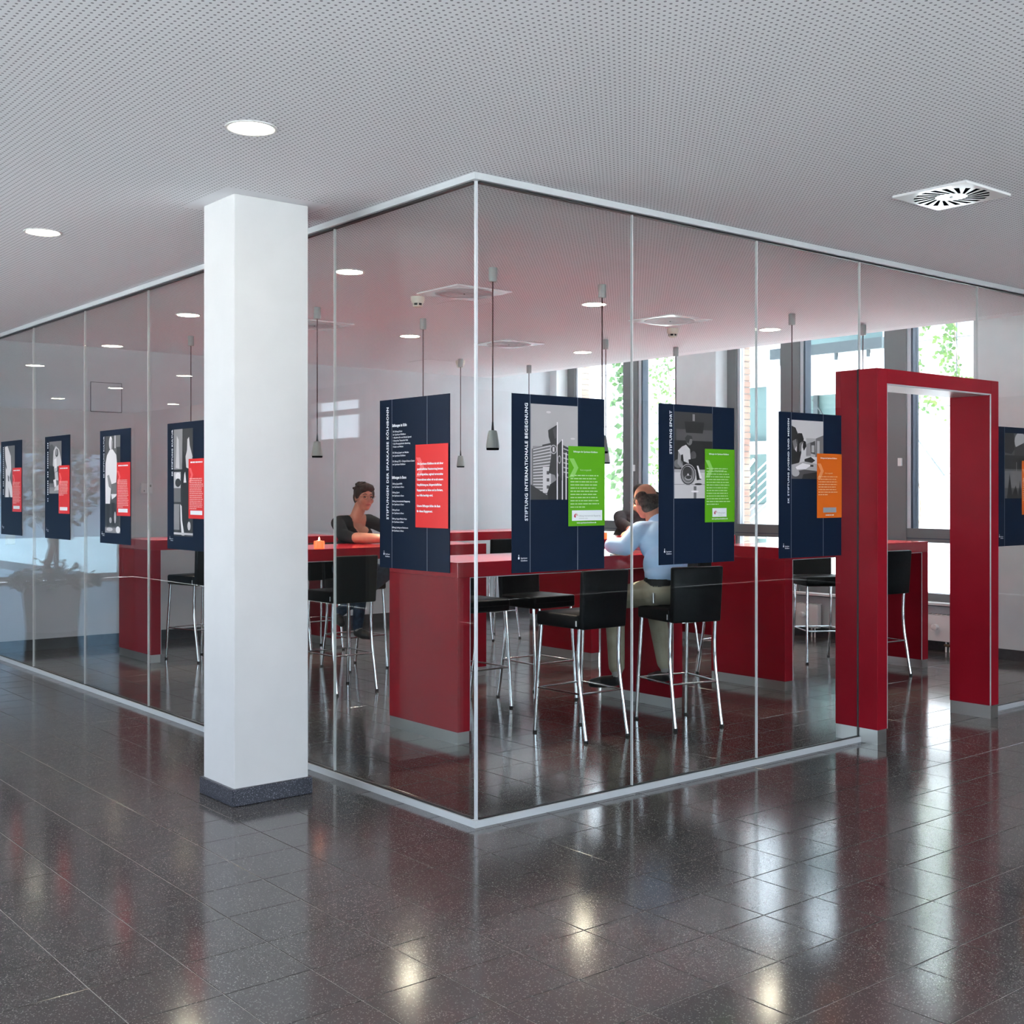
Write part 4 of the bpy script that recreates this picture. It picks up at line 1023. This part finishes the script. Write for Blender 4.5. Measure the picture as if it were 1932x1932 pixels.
class Body:
    """one continuous skin grown over capsules and ellipsoids; each face takes the material of the nearest one"""
    def __init__(self): self.pr = []
    def cap(self, p0, p1, r0, r1, m): self.pr.append(('c', Vector(p0), Vector(p1), r0, r1, m)); return self
    def chain(self, pts, rad, m):
        for k in range(len(pts) - 1): self.cap(pts[k], pts[k + 1], rad[k], rad[k + 1], m[k] if isinstance(m, list) else m)
        return self
    def ell(self, c, r, m, M=None): self.pr.append(('e', Vector(c), Vector(r), M or Matrix.Identity(3), None, m)); return self
    def build(self, name, mats, parent=None, voxel=0.007, smooth=4, paint=None):
        mb = MB()
        for q in self.pr:
            if q[0] == 'c': capsule_mesh(mb, q[1], q[2], q[3], q[4])
            else: ellipsoid_mesh(mb, q[1], q[2], q[3])
        me = mb.mesh(name + '_cage')
        bm = bmesh.new(); bm.from_mesh(me); bmesh.ops.remove_doubles(bm, verts=bm.verts, dist=1e-5); bmesh.ops.recalc_face_normals(bm, faces=bm.faces); bm.to_mesh(me); bm.free()
        o = bpy.data.objects.new(name + '_cage', me); COL.objects.link(o)
        r = o.modifiers.new('remesh', 'REMESH'); r.mode = 'VOXEL'; r.voxel_size = voxel
        s = o.modifiers.new('smooth', 'SMOOTH'); s.factor = 0.5; s.iterations = smooth
        bpy.context.view_layer.update()
        dg = bpy.context.evaluated_depsgraph_get()
        out = bpy.data.meshes.new_from_object(o.evaluated_get(dg))
        bpy.data.objects.remove(o); bpy.data.meshes.remove(me)
        n = len(out.polygons); c = np.empty(n * 3); out.polygons.foreach_get('center', c); c = c.reshape(-1, 3)
        D = []
        for q in self.pr:
            if q[0] == 'c':
                a, b = np.array(q[1]), np.array(q[2]); ab = b - a; L2 = max(ab @ ab, 1e-9)
                t = np.clip(((c - a) @ ab) / L2, 0, 1); D.append(np.linalg.norm(c - a - t[:, None] * ab, axis=1) - (q[3] + (q[4] - q[3]) * t))
            else:
                loc = (c - np.array(q[1])) @ np.array(q[3]); rr_ = np.array(q[2]); k = np.linalg.norm(loc / rr_, axis=1); D.append((k - 1) * rr_.min())
        idx = np.argmin(np.array(D), axis=0); mi = np.array([q[5] for q in self.pr])[idx].astype(np.int32)
        if paint is not None: mi = paint(c, mi).astype(np.int32)
        out.materials.clear()
        for m in mats: out.materials.append(m)
        out.polygons.foreach_set('material_index', mi); out.polygons.foreach_set('use_smooth', [True] * n); out.update()
        o = bpy.data.objects.new(name, out); COL.objects.link(o); o.parent = parent
        return o
def frame(f, up=Vector((0, 0, 1))):
    """columns: side (figure's right hand side), front, up"""
    f = Vector(f).normalized(); s = f.cross(up).normalized(); u = s.cross(f)
    return Matrix((s, f, u)).transposed()
def head(B, c, M, skin):
    """c: middle of the head; M: side, front, up"""
    P = lambda x, y, z: Vector(c) + M @ Vector((x, y, z))
    B.ell(P(0, -0.008, 0.028), (0.073, 0.093, 0.088), skin, M); B.ell(P(0, 0.022, -0.035), (0.058, 0.066, 0.078), skin, M)
    B.ell(P(0, 0.050, -0.088), (0.030, 0.028, 0.024), skin, M); B.cap(P(0, 0.086, 0.012), P(0, 0.108, -0.026), 0.009, 0.014, skin)
    B.ell(P(0, 0.076, 0.030), (0.050, 0.014, 0.012), skin, M)
    for s in (-1, 1):
        B.ell(P(s * 0.074, -0.005, -0.006), (0.010, 0.020, 0.032), skin, M); B.ell(P(s * 0.040, 0.060, -0.028), (0.024, 0.024, 0.024), skin, M)
    B.ell(P(0, 0.082, -0.055), (0.026, 0.012, 0.012), skin, M)
    return P
def face_parts(root, P, M, specs=False):
    for s in (-1, 1):
        mb = MB(); ellipsoid_mesh(mb, P(s * 0.031, 0.0835, 0.008), (0.013, 0.006, 0.006), M, 8); mb.smooth = True; mb.build('eye', M_eye, root)
        mb = MB(); mb.tube([P(s * 0.014, 0.094, 0.030), P(s * 0.032, 0.0905, 0.035), P(s * 0.050, 0.080, 0.029)], [0.003, 0.004, 0.002], 6); mb.build('eyebrow', M_hair, root)
    mb = MB(); ellipsoid_mesh(mb, P(0, 0.090, -0.057), (0.024, 0.008, 0.007), M, 8); mb.smooth = True; mb.build('lips', M_lip, root)
    if specs:
        mb = MB()
        for s in (-1, 1):
            pts = [P(s * 0.032 + 0.021 * math.cos(a * 0.524), 0.104, 0.006 + 0.015 * math.sin(a * 0.524)) for a in range(13)]
            mb.tube(pts, 0.0014, 6); mb.tube([P(s * 0.053, 0.104, 0.010), P(s * 0.076, 0.085, 0.012), P(s * 0.083, -0.01, 0.010)], 0.0014, 6)
        mb.tube([P(-0.011, 0.104, 0.010), P(0, 0.108, 0.013), P(0.011, 0.104, 0.010)], 0.0014, 6)
        mb.build('spectacles', M_specs, root)
def hand(B, w, d, n, side, skin, curl=0.35, k=1.0):
    """w wrist, d direction of the fingers, n back of the hand, side: +1 thumb towards n x d"""
    d = Vector(d).normalized(); n = (Vector(n) - d * Vector(n).dot(d)).normalized(); s = n.cross(d) * side; w = Vector(w)
    B.cap(w, w + d * 0.05 * k, 0.022 * k, 0.024 * k, skin)
    for j, (off, ln) in enumerate(((0.027, 0.072), (0.009, 0.080), (-0.009, 0.075), (-0.026, 0.060))):
        a = w + d * 0.060 * k + s * off * k; B.cap(w + d * 0.02 * k + s * off * 0.8 * k, a, 0.014 * k, 0.0115 * k, skin)
        b = a + (d * math.cos(curl) - n * math.sin(curl)) * ln * 0.5 * k; e = b + (d * math.cos(curl * 2.4) - n * math.sin(curl * 2.4)) * ln * 0.45 * k
        B.cap(a, b, 0.0100 * k, 0.0092 * k, skin); B.cap(b, e, 0.0092 * k, 0.0078 * k, skin)
    t0 = w + d * 0.015 * k + s * 0.022 * k; t1 = w + d * 0.052 * k + s * 0.050 * k - n * 0.008; t2 = t1 + d * 0.030 * k + s * 0.008 * k - n * 0.006
    B.cap(t0, t1, 0.013 * k, 0.0105 * k, skin); B.cap(t1, t2, 0.0105 * k, 0.009 * k, skin)
def shoe(B, heel, toe, m):
    heel, toe = Vector(heel), Vector(toe)
    B.cap(heel, heel.lerp(toe, 0.55), 0.038, 0.042, m); B.cap(heel.lerp(toe, 0.5), toe, 0.042, 0.030, m)

# woman in black, forearms on the table
SKN, KNIT, DEN, SHO, SOC = 0, 1, 2, 3, 4
OFS = Vector((0.045, 0.085, 0.0)); hc = Vector((2.205, 4.425, 1.492)) + OFS; MH = frame((-0.14, -1.0, -0.06))
B = Body(); P = head(B, hc, MH, SKN); NH = len(B.pr)
B.cap(hc - OFS + Vector((-0.008, 0.035, -0.06)), Vector((2.165, 4.50, 1.300)), 0.052, 0.056, SKN)
B.ell((2.165, 4.545, 1.200), (0.165, 0.105, 0.135), KNIT); B.ell((2.175, 4.595, 1.04), (0.135, 0.105, 0.16), KNIT); B.ell((2.19, 4.635, 0.90), (0.155, 0.125, 0.12), DEN)
B.cap((2.02, 4.525, 1.275), (2.31, 4.505, 1.285), 0.060, 0.060, KNIT)
B.ell((2.10, 4.455, 1.165), (0.065, 0.06, 0.07), KNIT); B.ell((2.235, 4.450, 1.165), (0.065, 0.06, 0.07), KNIT)
B.chain([(1.995, 4.515, 1.268), (1.945, 4.34, 1.175), (1.925, 4.13, 1.152)], [0.060, 0.052, 0.043], KNIT)
B.chain([(1.93, 4.10, 1.156), (2.03, 4.01, 1.150), (2.235, 3.945, 1.142)], [0.046, 0.043, 0.029], SKN)
B.chain([(2.335, 4.500, 1.275), (2.44, 4.31, 1.185), (2.445, 4.055, 1.158)], [0.058, 0.050, 0.042], KNIT)
B.chain([(2.445, 4.055, 1.158), (2.40, 4.00, 1.152), (2.335, 3.975, 1.163)], [0.040, 0.036, 0.026], SKN)
hand(B, (2.235, 3.945, 1.140), (1, -0.12, -0.05), (0, -0.35, 1), 1, SKN, 0.25, 0.95)
hand(B, (2.335, 3.975, 1.168), (-1, -0.18, 0.02), (0.0, -0.45, 0.9), -1, SKN, 0.4, 0.95)
for s, kn, an in ((-1, (2.09, 4.27, 0.81), (2.03, 4.25, 0.40)), (1, (2.335, 4.28, 0.83), (1.90, 4.33, 0.52))):
    hp = (2.19 + 0.085 * s, 4.63, 0.865)
    B.chain([hp, kn, an], [0.088, 0.064, 0.046], DEN)
B.cap((2.03, 4.25, 0.41), (2.032, 4.235, 0.36), 0.036, 0.034, SOC); shoe(B, (2.03, 4.25, 0.345), (2.055, 4.10, 0.325), SHO)
B.cap((1.90, 4.33, 0.53), (1.885, 4.32, 0.49), 0.036, 0.034, SOC); shoe(B, (1.88, 4.32, 0.475), (1.84, 4.19, 0.44), SHO)
def vneck(c, mi):
    z = c[:, 2]; x = c[:, 0] - 2.178 - OFS.x
    wid = np.interp(z, [1.135, 1.20, 1.30, 1.36], [0.0, 0.058, 0.066, 0.09])
    v = (np.abs(x) < wid) & (z > 1.135) & (z < 1.37) & (c[:, 1] < 4.605) & (c[:, 1] > 4.44)
    mi = mi.copy(); mi[v & (mi == KNIT)] = SKN
    return mi
for i, q in enumerate(B.pr):
    if i >= NH: B.pr[i] = (q[0], q[1] + OFS, q[2] + OFS, *q[3:]) if q[0] == 'c' else (q[0], q[1] + OFS, *q[2:])
woman = B.build('person', [M_skin, M_blackcloth, M_jeans, M_shoe, M_sock], voxel=0.0065, paint=vneck)
tag(woman, 'person in a black V-neck top seated with folded forearms on the red table', 'person', 'seated people')
H = Body()
Q = lambda x, y, z: hc + MH @ Vector((x, y, z))
H.ell(Q(0, -0.018, 0.046), (0.083, 0.098, 0.086), 0, MH); H.ell(Q(0, -0.055, 0.0), (0.076, 0.062, 0.085), 0, MH); H.ell(Q(0, -0.060, -0.070), (0.050, 0.040, 0.040), 0, MH)
H.ell(Q(0.0, 0.050, 0.092), (0.066, 0.044, 0.030), 0, MH); H.ell(Q(0.035, 0.066, 0.072), (0.034, 0.022, 0.022), 0, MH); H.ell(Q(-0.035, 0.066, 0.074), (0.034, 0.022, 0.020), 0, MH)
for s in (-1, 1): H.ell(Q(s * 0.074, 0.012, 0.028), (0.016, 0.030, 0.042), 0, MH)
rh = random.Random(4)
for k in range(26):
    a = rh.uniform(0, 2 * math.pi); e = rh.uniform(0.25, 1.3)
    q = Vector((0.084 * math.cos(a) * math.cos(e), -0.02 + 0.098 * math.sin(a) * math.cos(e), 0.046 + 0.086 * math.sin(e)))
    if q.y > 0.05 and q.z < 0.08: continue
    H.ell(Q(*q), (0.016, 0.020, 0.012), 0, MH)
H.build('hair', [M_hair], woman, voxel=0.006, smooth=2)
face_parts(woman, P, MH, specs=True)

# man in a light blue shirt, seen from behind, elbow on the near table
SKN, SHT, KHA, SHO, SOC, BLT = 0, 1, 2, 3, 4, 5
hc = Vector((2.625, 1.480, 1.475)); MH = frame((0.20, 0.95, -0.28))
B = Body(); P = head(B, hc, MH, SKN)
B.cap(hc + Vector((0.01, -0.045, -0.05)), Vector((2.64, 1.385, 1.30)), 0.060, 0.064, SKN)
B.cap((2.640, 1.385, 1.330), (2.643, 1.375, 1.290), 0.068, 0.082, SHT)
B.ell((2.620, 1.310, 1.190), (0.195, 0.125, 0.150), SHT); B.ell((2.575, 1.245, 1.050), (0.175, 0.125, 0.150), SHT); B.ell((2.555, 1.215, 0.985), (0.168, 0.130, 0.085), SHT)
B.cap((2.465, 1.375, 1.270), (2.80, 1.33, 1.265), 0.070, 0.070, SHT)
B.cap((2.51, 1.222, 0.935), (2.60, 1.198, 0.930), 0.118, 0.118, BLT)
B.ell((2.550, 1.225, 0.870), (0.172, 0.150, 0.095), KHA)
B.chain([(2.445, 1.375, 1.262), (2.385, 1.435, 1.165), (2.345, 1.520, 1.172)], [0.070, 0.062, 0.055], SHT)
B.chain([(2.345, 1.520, 1.172), (2.45, 1.64, 1.165), (2.53, 1.71, 1.165)], [0.053, 0.045, 0.036], SHT)
hand(B, (2.53, 1.71, 1.160), (0.75, 0.6, 0.0), (0, 0, 1), 1, SKN, 0.35)
B.chain([(2.82, 1.33, 1.255), (2.93, 1.42, 1.165), (2.90, 1.57, 1.165)], [0.069, 0.060, 0.052], SHT)
B.chain([(2.90, 1.57, 1.165), (2.78, 1.66, 1.16), (2.70, 1.70, 1.165)], [0.050, 0.043, 0.036], SHT)
hand(B, (2.70, 1.70, 1.160), (-0.75, 0.55, 0.0), (0, 0, 1), -1, SKN, 0.35)
B.chain([(2.465, 1.255, 0.865), (2.480, 1.640, 0.795), (2.395, 1.530, 0.345)], [0.098, 0.073, 0.056], KHA)
B.chain([(2.635, 1.225, 0.865), (2.795, 1.560, 0.785), (2.790, 1.455, 0.345)], [0.098, 0.073, 0.056], KHA)
B.cap((2.392, 1.525, 0.34), (2.388, 1.520, 0.30), 0.037, 0.036, SOC); shoe(B, (2.385, 1.520, 0.250), (2.325, 1.70, 0.215), SHO)
B.cap((2.79, 1.45, 0.34), (2.79, 1.447, 0.30), 0.037, 0.036, SOC); shoe(B, (2.79, 1.44, 0.250), (2.83, 1.63, 0.215), SHO)
man = B.build('person', [M_skin, M_shirt, M_khaki, M_shoe, M_sock, M_black], voxel=0.0065)
tag(man, 'balding person in light blue shirt and khaki trousers seen from behind on a stool', 'person', 'seated people')
H = Body(); Q = lambda x, y, z: hc + MH @ Vector((x, y, z))
H.ell(Q(0, -0.042, -0.008), (0.081, 0.070, 0.056), 0, MH); H.ell(Q(0, -0.044, -0.060), (0.066, 0.052, 0.042), 0, MH)
for s in (-1, 1): H.ell(Q(s * 0.066, 0.004, 0.006), (0.017, 0.046, 0.034), 0, MH); H.ell(Q(s * 0.05, -0.03, 0.03), (0.034, 0.055, 0.028), 0, MH)
H.build('hair', [M_hairg], man, voxel=0.006, smooth=3)
face_parts(man, P, MH, specs=True)
MB().box(2.375, 2.392, 1.165, 1.180, 0.80, 0.87).build('key_fob', M_steel, man, bevel=0.003, seg=1)

# third person in charcoal, mostly behind the man
SKN, SHT, DEN, SHO, SOC = 0, 1, 2, 3, 4
hc = Vector((5.60, 4.44, 1.497)); MH = frame((-0.25, -1.0, -0.1))
B = Body(); P = head(B, hc, MH, SKN)
B.cap(hc + Vector((0, 0.035, -0.06)), Vector((5.585, 4.51, 1.31)), 0.056, 0.06, SKN)
B.ell((5.56, 4.54, 1.19), (0.19, 0.115, 0.15), SHT); B.ell((5.52, 4.59, 1.03), (0.165, 0.115, 0.17), SHT); B.ell((5.46, 4.63, 0.89), (0.165, 0.13, 0.12), DEN)
B.cap((5.37, 4.51, 1.285), (5.72, 4.51, 1.285), 0.068, 0.068, SHT)
B.chain([(5.345, 4.50, 1.280), (5.225, 4.36, 1.22), (5.150, 4.16, 1.172)], [0.069, 0.060, 0.053], SHT)
B.chain([(5.150, 4.16, 1.165), (5.05, 4.03, 1.145), (4.93, 3.96, 1.142)], [0.044, 0.038, 0.030], SKN)
hand(B, (4.93, 3.96, 1.138), (-1, -0.35, 0), (0, 0, 1), 1, SKN, 0.3)
B.chain([(5.735, 4.50, 1.275), (5.78, 4.34, 1.20), (5.69, 4.15, 1.165)], [0.068, 0.058, 0.050], SHT)
B.chain([(5.69, 4.15, 1.158), (5.60, 3.98, 1.142), (5.50, 3.90, 1.142)], [0.042, 0.036, 0.028], SKN)
hand(B, (5.50, 3.90, 1.138), (-1, -0.5, 0), (0, 0, 1), -1, SKN, 0.3)
for s in (-1, 1):
    B.chain([(5.46 + 0.09 * s, 4.63, 0.865), (5.46 + 0.12 * s, 4.25, 0.81), (5.46 + 0.12 * s, 4.34, 0.38)], [0.092, 0.07, 0.052], DEN)
    shoe(B, (5.46 + 0.12 * s, 4.36, 0.345), (5.46 + 0.13 * s, 4.20, 0.32), SHO)
p3 = B.build('person', [M_skin, M_darkshirt, M_jeans, M_shoe, M_sock], voxel=0.008)
tag(p3, 'person in a charcoal shirt mostly hidden behind the balding person', 'person', 'seated people')
H = Body(); Q = lambda x, y, z: hc + MH @ Vector((x, y, z))
H.ell(Q(0, -0.02, 0.048), (0.083, 0.098, 0.082), 0, MH); H.ell(Q(0, -0.055, 0.0), (0.076, 0.06, 0.07), 0, MH); H.ell(Q(0, 0.05, 0.09), (0.06, 0.04, 0.026), 0, MH)
H.build('hair', [M_hair], p3, voxel=0.008, smooth=3)
face_parts(p3, P, MH)

# ------------------------------------------------------------------ courtyard behind the windows
g = MB().box(7.62, 30, 0.02, 30, -0.2, 0.02).build('ground_courtyard', M_gravel); tag(g, 'pale gravel ground of the courtyard outside the windows', 'ground', kind='structure')
XF = 12.0
w = MB().box(XF, XF + 0.3, 1.0, 18.0, 0.02, 7.5).build('wall_courtyard', M_render)
tag(w, 'white rendered courtyard wall opposite the windows', 'wall', kind='structure')
for z in (0.85, 1.80, 2.75, 3.70, 4.65): MB().box(XF - 0.004, XF, 1.0, 18.0, z - 0.006, z + 0.006).build('panel_joint', M_frame, w)
for y in (3.4, 4.6, 5.4, 9.1, 10.3, 11.5, 12.7): MB().box(XF - 0.004, XF, y - 0.006, y + 0.006, 0.02, 7.5).build('panel_joint', M_frame, w)
# glazed staircase bay
root = empty('staircase_bay', (XF - 0.15, 7.1, 0.02))
def sb(nm, y0, y1, z0, z1, m, x0=-0.10, x1=0.10, par=None):
    return MB().box(x0, x1, y0 - 7.1, y1 - 7.1, z0 - 0.02, z1 - 0.02).build(nm, m, par or root)
sb('glazing', 7.72, 8.62, 2.35, 3.22, M_teal, 0.0, 0.04); sb('glazing', 7.72, 8.62, 0.15, 2.15, M_teal, 0.0, 0.04); sb('glazing', 5.62, 7.35, 3.78, 4.6, M_teal, 0.0, 0.04); sb('glazing', 5.62, 7.35, 1.3, 3.02, M_teal, 0.0, 0.04)
for y0, y1 in ((7.35, 7.72), (8.62, 8.80), (5.42, 5.62)): sb('frame_post', y0, y1, 0.02, 4.7, M_render)
sb('frame_rail', 7.72, 8.62, 3.22, 3.36, M_framew); sb('frame_rail', 7.72, 8.62, 2.15, 2.35, M_render); sb('frame_rail', 7.72, 8.62, 3.36, 4.0, M_render)
sb('floor_slab', 5.62, 7.35, 3.02, 3.55, M_render, -0.25, 0.1); sb('handrail', 5.5, 7.5, 3.60, 3.76, M_steelgrey, -0.30, -0.22)
for y in (5.75, 6.3, 6.85, 7.3): sb('handrail_bracket', y - 0.02, y + 0.02, 3.5, 3.6, M_steelgrey, -0.28, -0.24)
sb('balustrade_post', 6.78, 6.86, 1.3, 3.02, M_steelgrey, -0.06, -0.02)
for k in range(5):
    y0 = 7.3 - k * 0.42
    o = MB().tube([(-0.05, y0 - 7.1, 2.95 - 0.02), (-0.05, y0 - 0.95 - 7.1, 1.75)], 0.012 if k else 0.03, 6).build('stair_rail', M_steelgrey, root)
for k in range(6):
    MB().tube([(-0.06, 8.55 - 7.1, 0.75 + 0.13 * k), (-0.06, 7.75 - 7.1, 1.35 + 0.13 * k)], 0.012, 6).build('stair_rail', M_alu, root)
MB().tube([(-0.06, 8.55 - 7.1, 1.50), (-0.06, 8.0 - 7.1, 2.05)], 0.03, 8).build('handrail', M_framew, root)
sb('baluster', 8.14, 8.20, 0.4, 1.7, M_alu, -0.08, -0.03); sb('stair_block', 7.75, 8.15, 0.95, 1.35, M_frame, -0.02, 0.0)
for k in range(4): sb('stair_step', 7.78 + k * 0.18, 7.98 + k * 0.18, 0.5 + 0.1 * (3 - k), 0.62 + 0.12 * (3 - k), M_frame, -0.04, 0.0)
tag(root, 'white framed glazed staircase bay across the courtyard', 'staircase')
# climbers on wires
def climber(y, z0, z1, width, n, lab, seed, m=M_leaf, size=1.0):
    root = empty('climbing_plant', (XF - 0.32, y, 0.02)); r = random.Random(seed)
    MB().tube([(0, 0, 0), (0, 0, 6.5)], 0.006, 6).build('wire', M_steelgrey, root)
    mb = MB(); mb.tube([(0.02 * math.sin(i * 1.3), 0.05 * math.sin(i * 0.9), i * 0.25) for i in range(int(z1 / 0.25) + 1)], 0.008, 6); mb.build('stem', M_bark, root)
    lv = MB()
    for k in range(n):
        zz = r.uniform(z0, z1); c = Vector((r.uniform(-0.12, 0.12), r.gauss(0, width) + 0.15 * math.sin(zz * 4), zz)); a = r.uniform(0, 6.3); L = r.uniform(0.05, 0.11) * size; t = r.uniform(-0.9, 0.5)
        d = Vector((0.3 * math.sin(a), math.cos(a), t)).normalized(); s = d.cross(Vector((1, 0, 0.2))).normalized() * L * 0.30
        lv.add([c, c + d * L * 0.5 + s, c + d * L, c + d * L * 0.5 - s], [(0, 1, 2, 3)])
    o = lv.build('foliage', m, root); o['kind'] = 'stuff'
    tag(root, lab, 'climbing plant', 'climbing plants on the courtyard wall')
climber(10.75, 0.4, 4.2, 0.16, 230, 'green bamboo-like climber seen through the window beside the back wall', 1, M_leafd, 2.0)
climber(9.75, 0.6, 5.2, 0.18, 700, 'bright green climber outside, just above the wheelchair poster', 2)
climber(5.02, 2.6, 5.6, 0.10, 420, 'pale green climber seen above the red portal', 3)
climber(4.42, 2.4, 5.6, 0.07, 380, 'yellow green climber at the edge of the white pier above the red portal', 4)

# ------------------------------------------------------------------ potted tree in the corridor (mirrored in the glass)
root = empty('potted_tree', (-1.14, 9.2, 0)); r = random.Random(11)
mb = MB(); mb.lathe([(0.30, 0.52), (0.32, 0.52), (0.27, 0.0), (0.25, 0.0)], seg=28); mb.smooth = True; mb.build('planter', M_pot, root)
mb = MB(); mb.lathe([(0.295, 0.525), (0.29, 0.521)], seg=24); mb.build('soil', M_soil, root)
MB().tube([(0, 0, 0.5), (0.05, 0.02, 0.7), (-0.02, 0.03, 0.95), (0.06, 0.0, 1.15), (0.02, 0.0, 1.35)], [0.05, 0.045, 0.04, 0.04, 0.03], 10).build('trunk', M_bark, root)
lv = MB()
for k in range(2600):
    if k < 1900:
        a, b_, q = r.uniform(0, 6.283), r.uniform(-1, 1), r.random() ** 0.4
        c = Vector((0.62 * q * math.cos(a) * math.sqrt(1 - b_ * b_), 0.62 * q * math.sin(a) * math.sqrt(1 - b_ * b_), 1.65 + 0.5 * q * b_))
    else:
        a, q = r.uniform(0, 6.283), r.random() ** 0.5
        c = Vector((0.5 * q * math.cos(a), 0.5 * q * math.sin(a), 0.56 + r.uniform(-0.15, 0.25) * (1.2 - q)))
    d = Vector((r.uniform(-1, 1), r.uniform(-1, 1), r.uniform(-1, 0.4))).normalized(); L = r.uniform(0.05, 0.10)
    s = d.cross(Vector((0.2, 0.3, 1))).normalized() * L * 0.3
    lv.add([c, c + d * L * 0.5 + s, c + d * L, c + d * L * 0.5 - s], [(0, 1, 2, 3)])
o = lv.build('foliage', M_leafd, root); o['kind'] = 'stuff'
tag(root, 'potted tree with a crooked trunk mirrored in the left glass panes', 'potted tree')
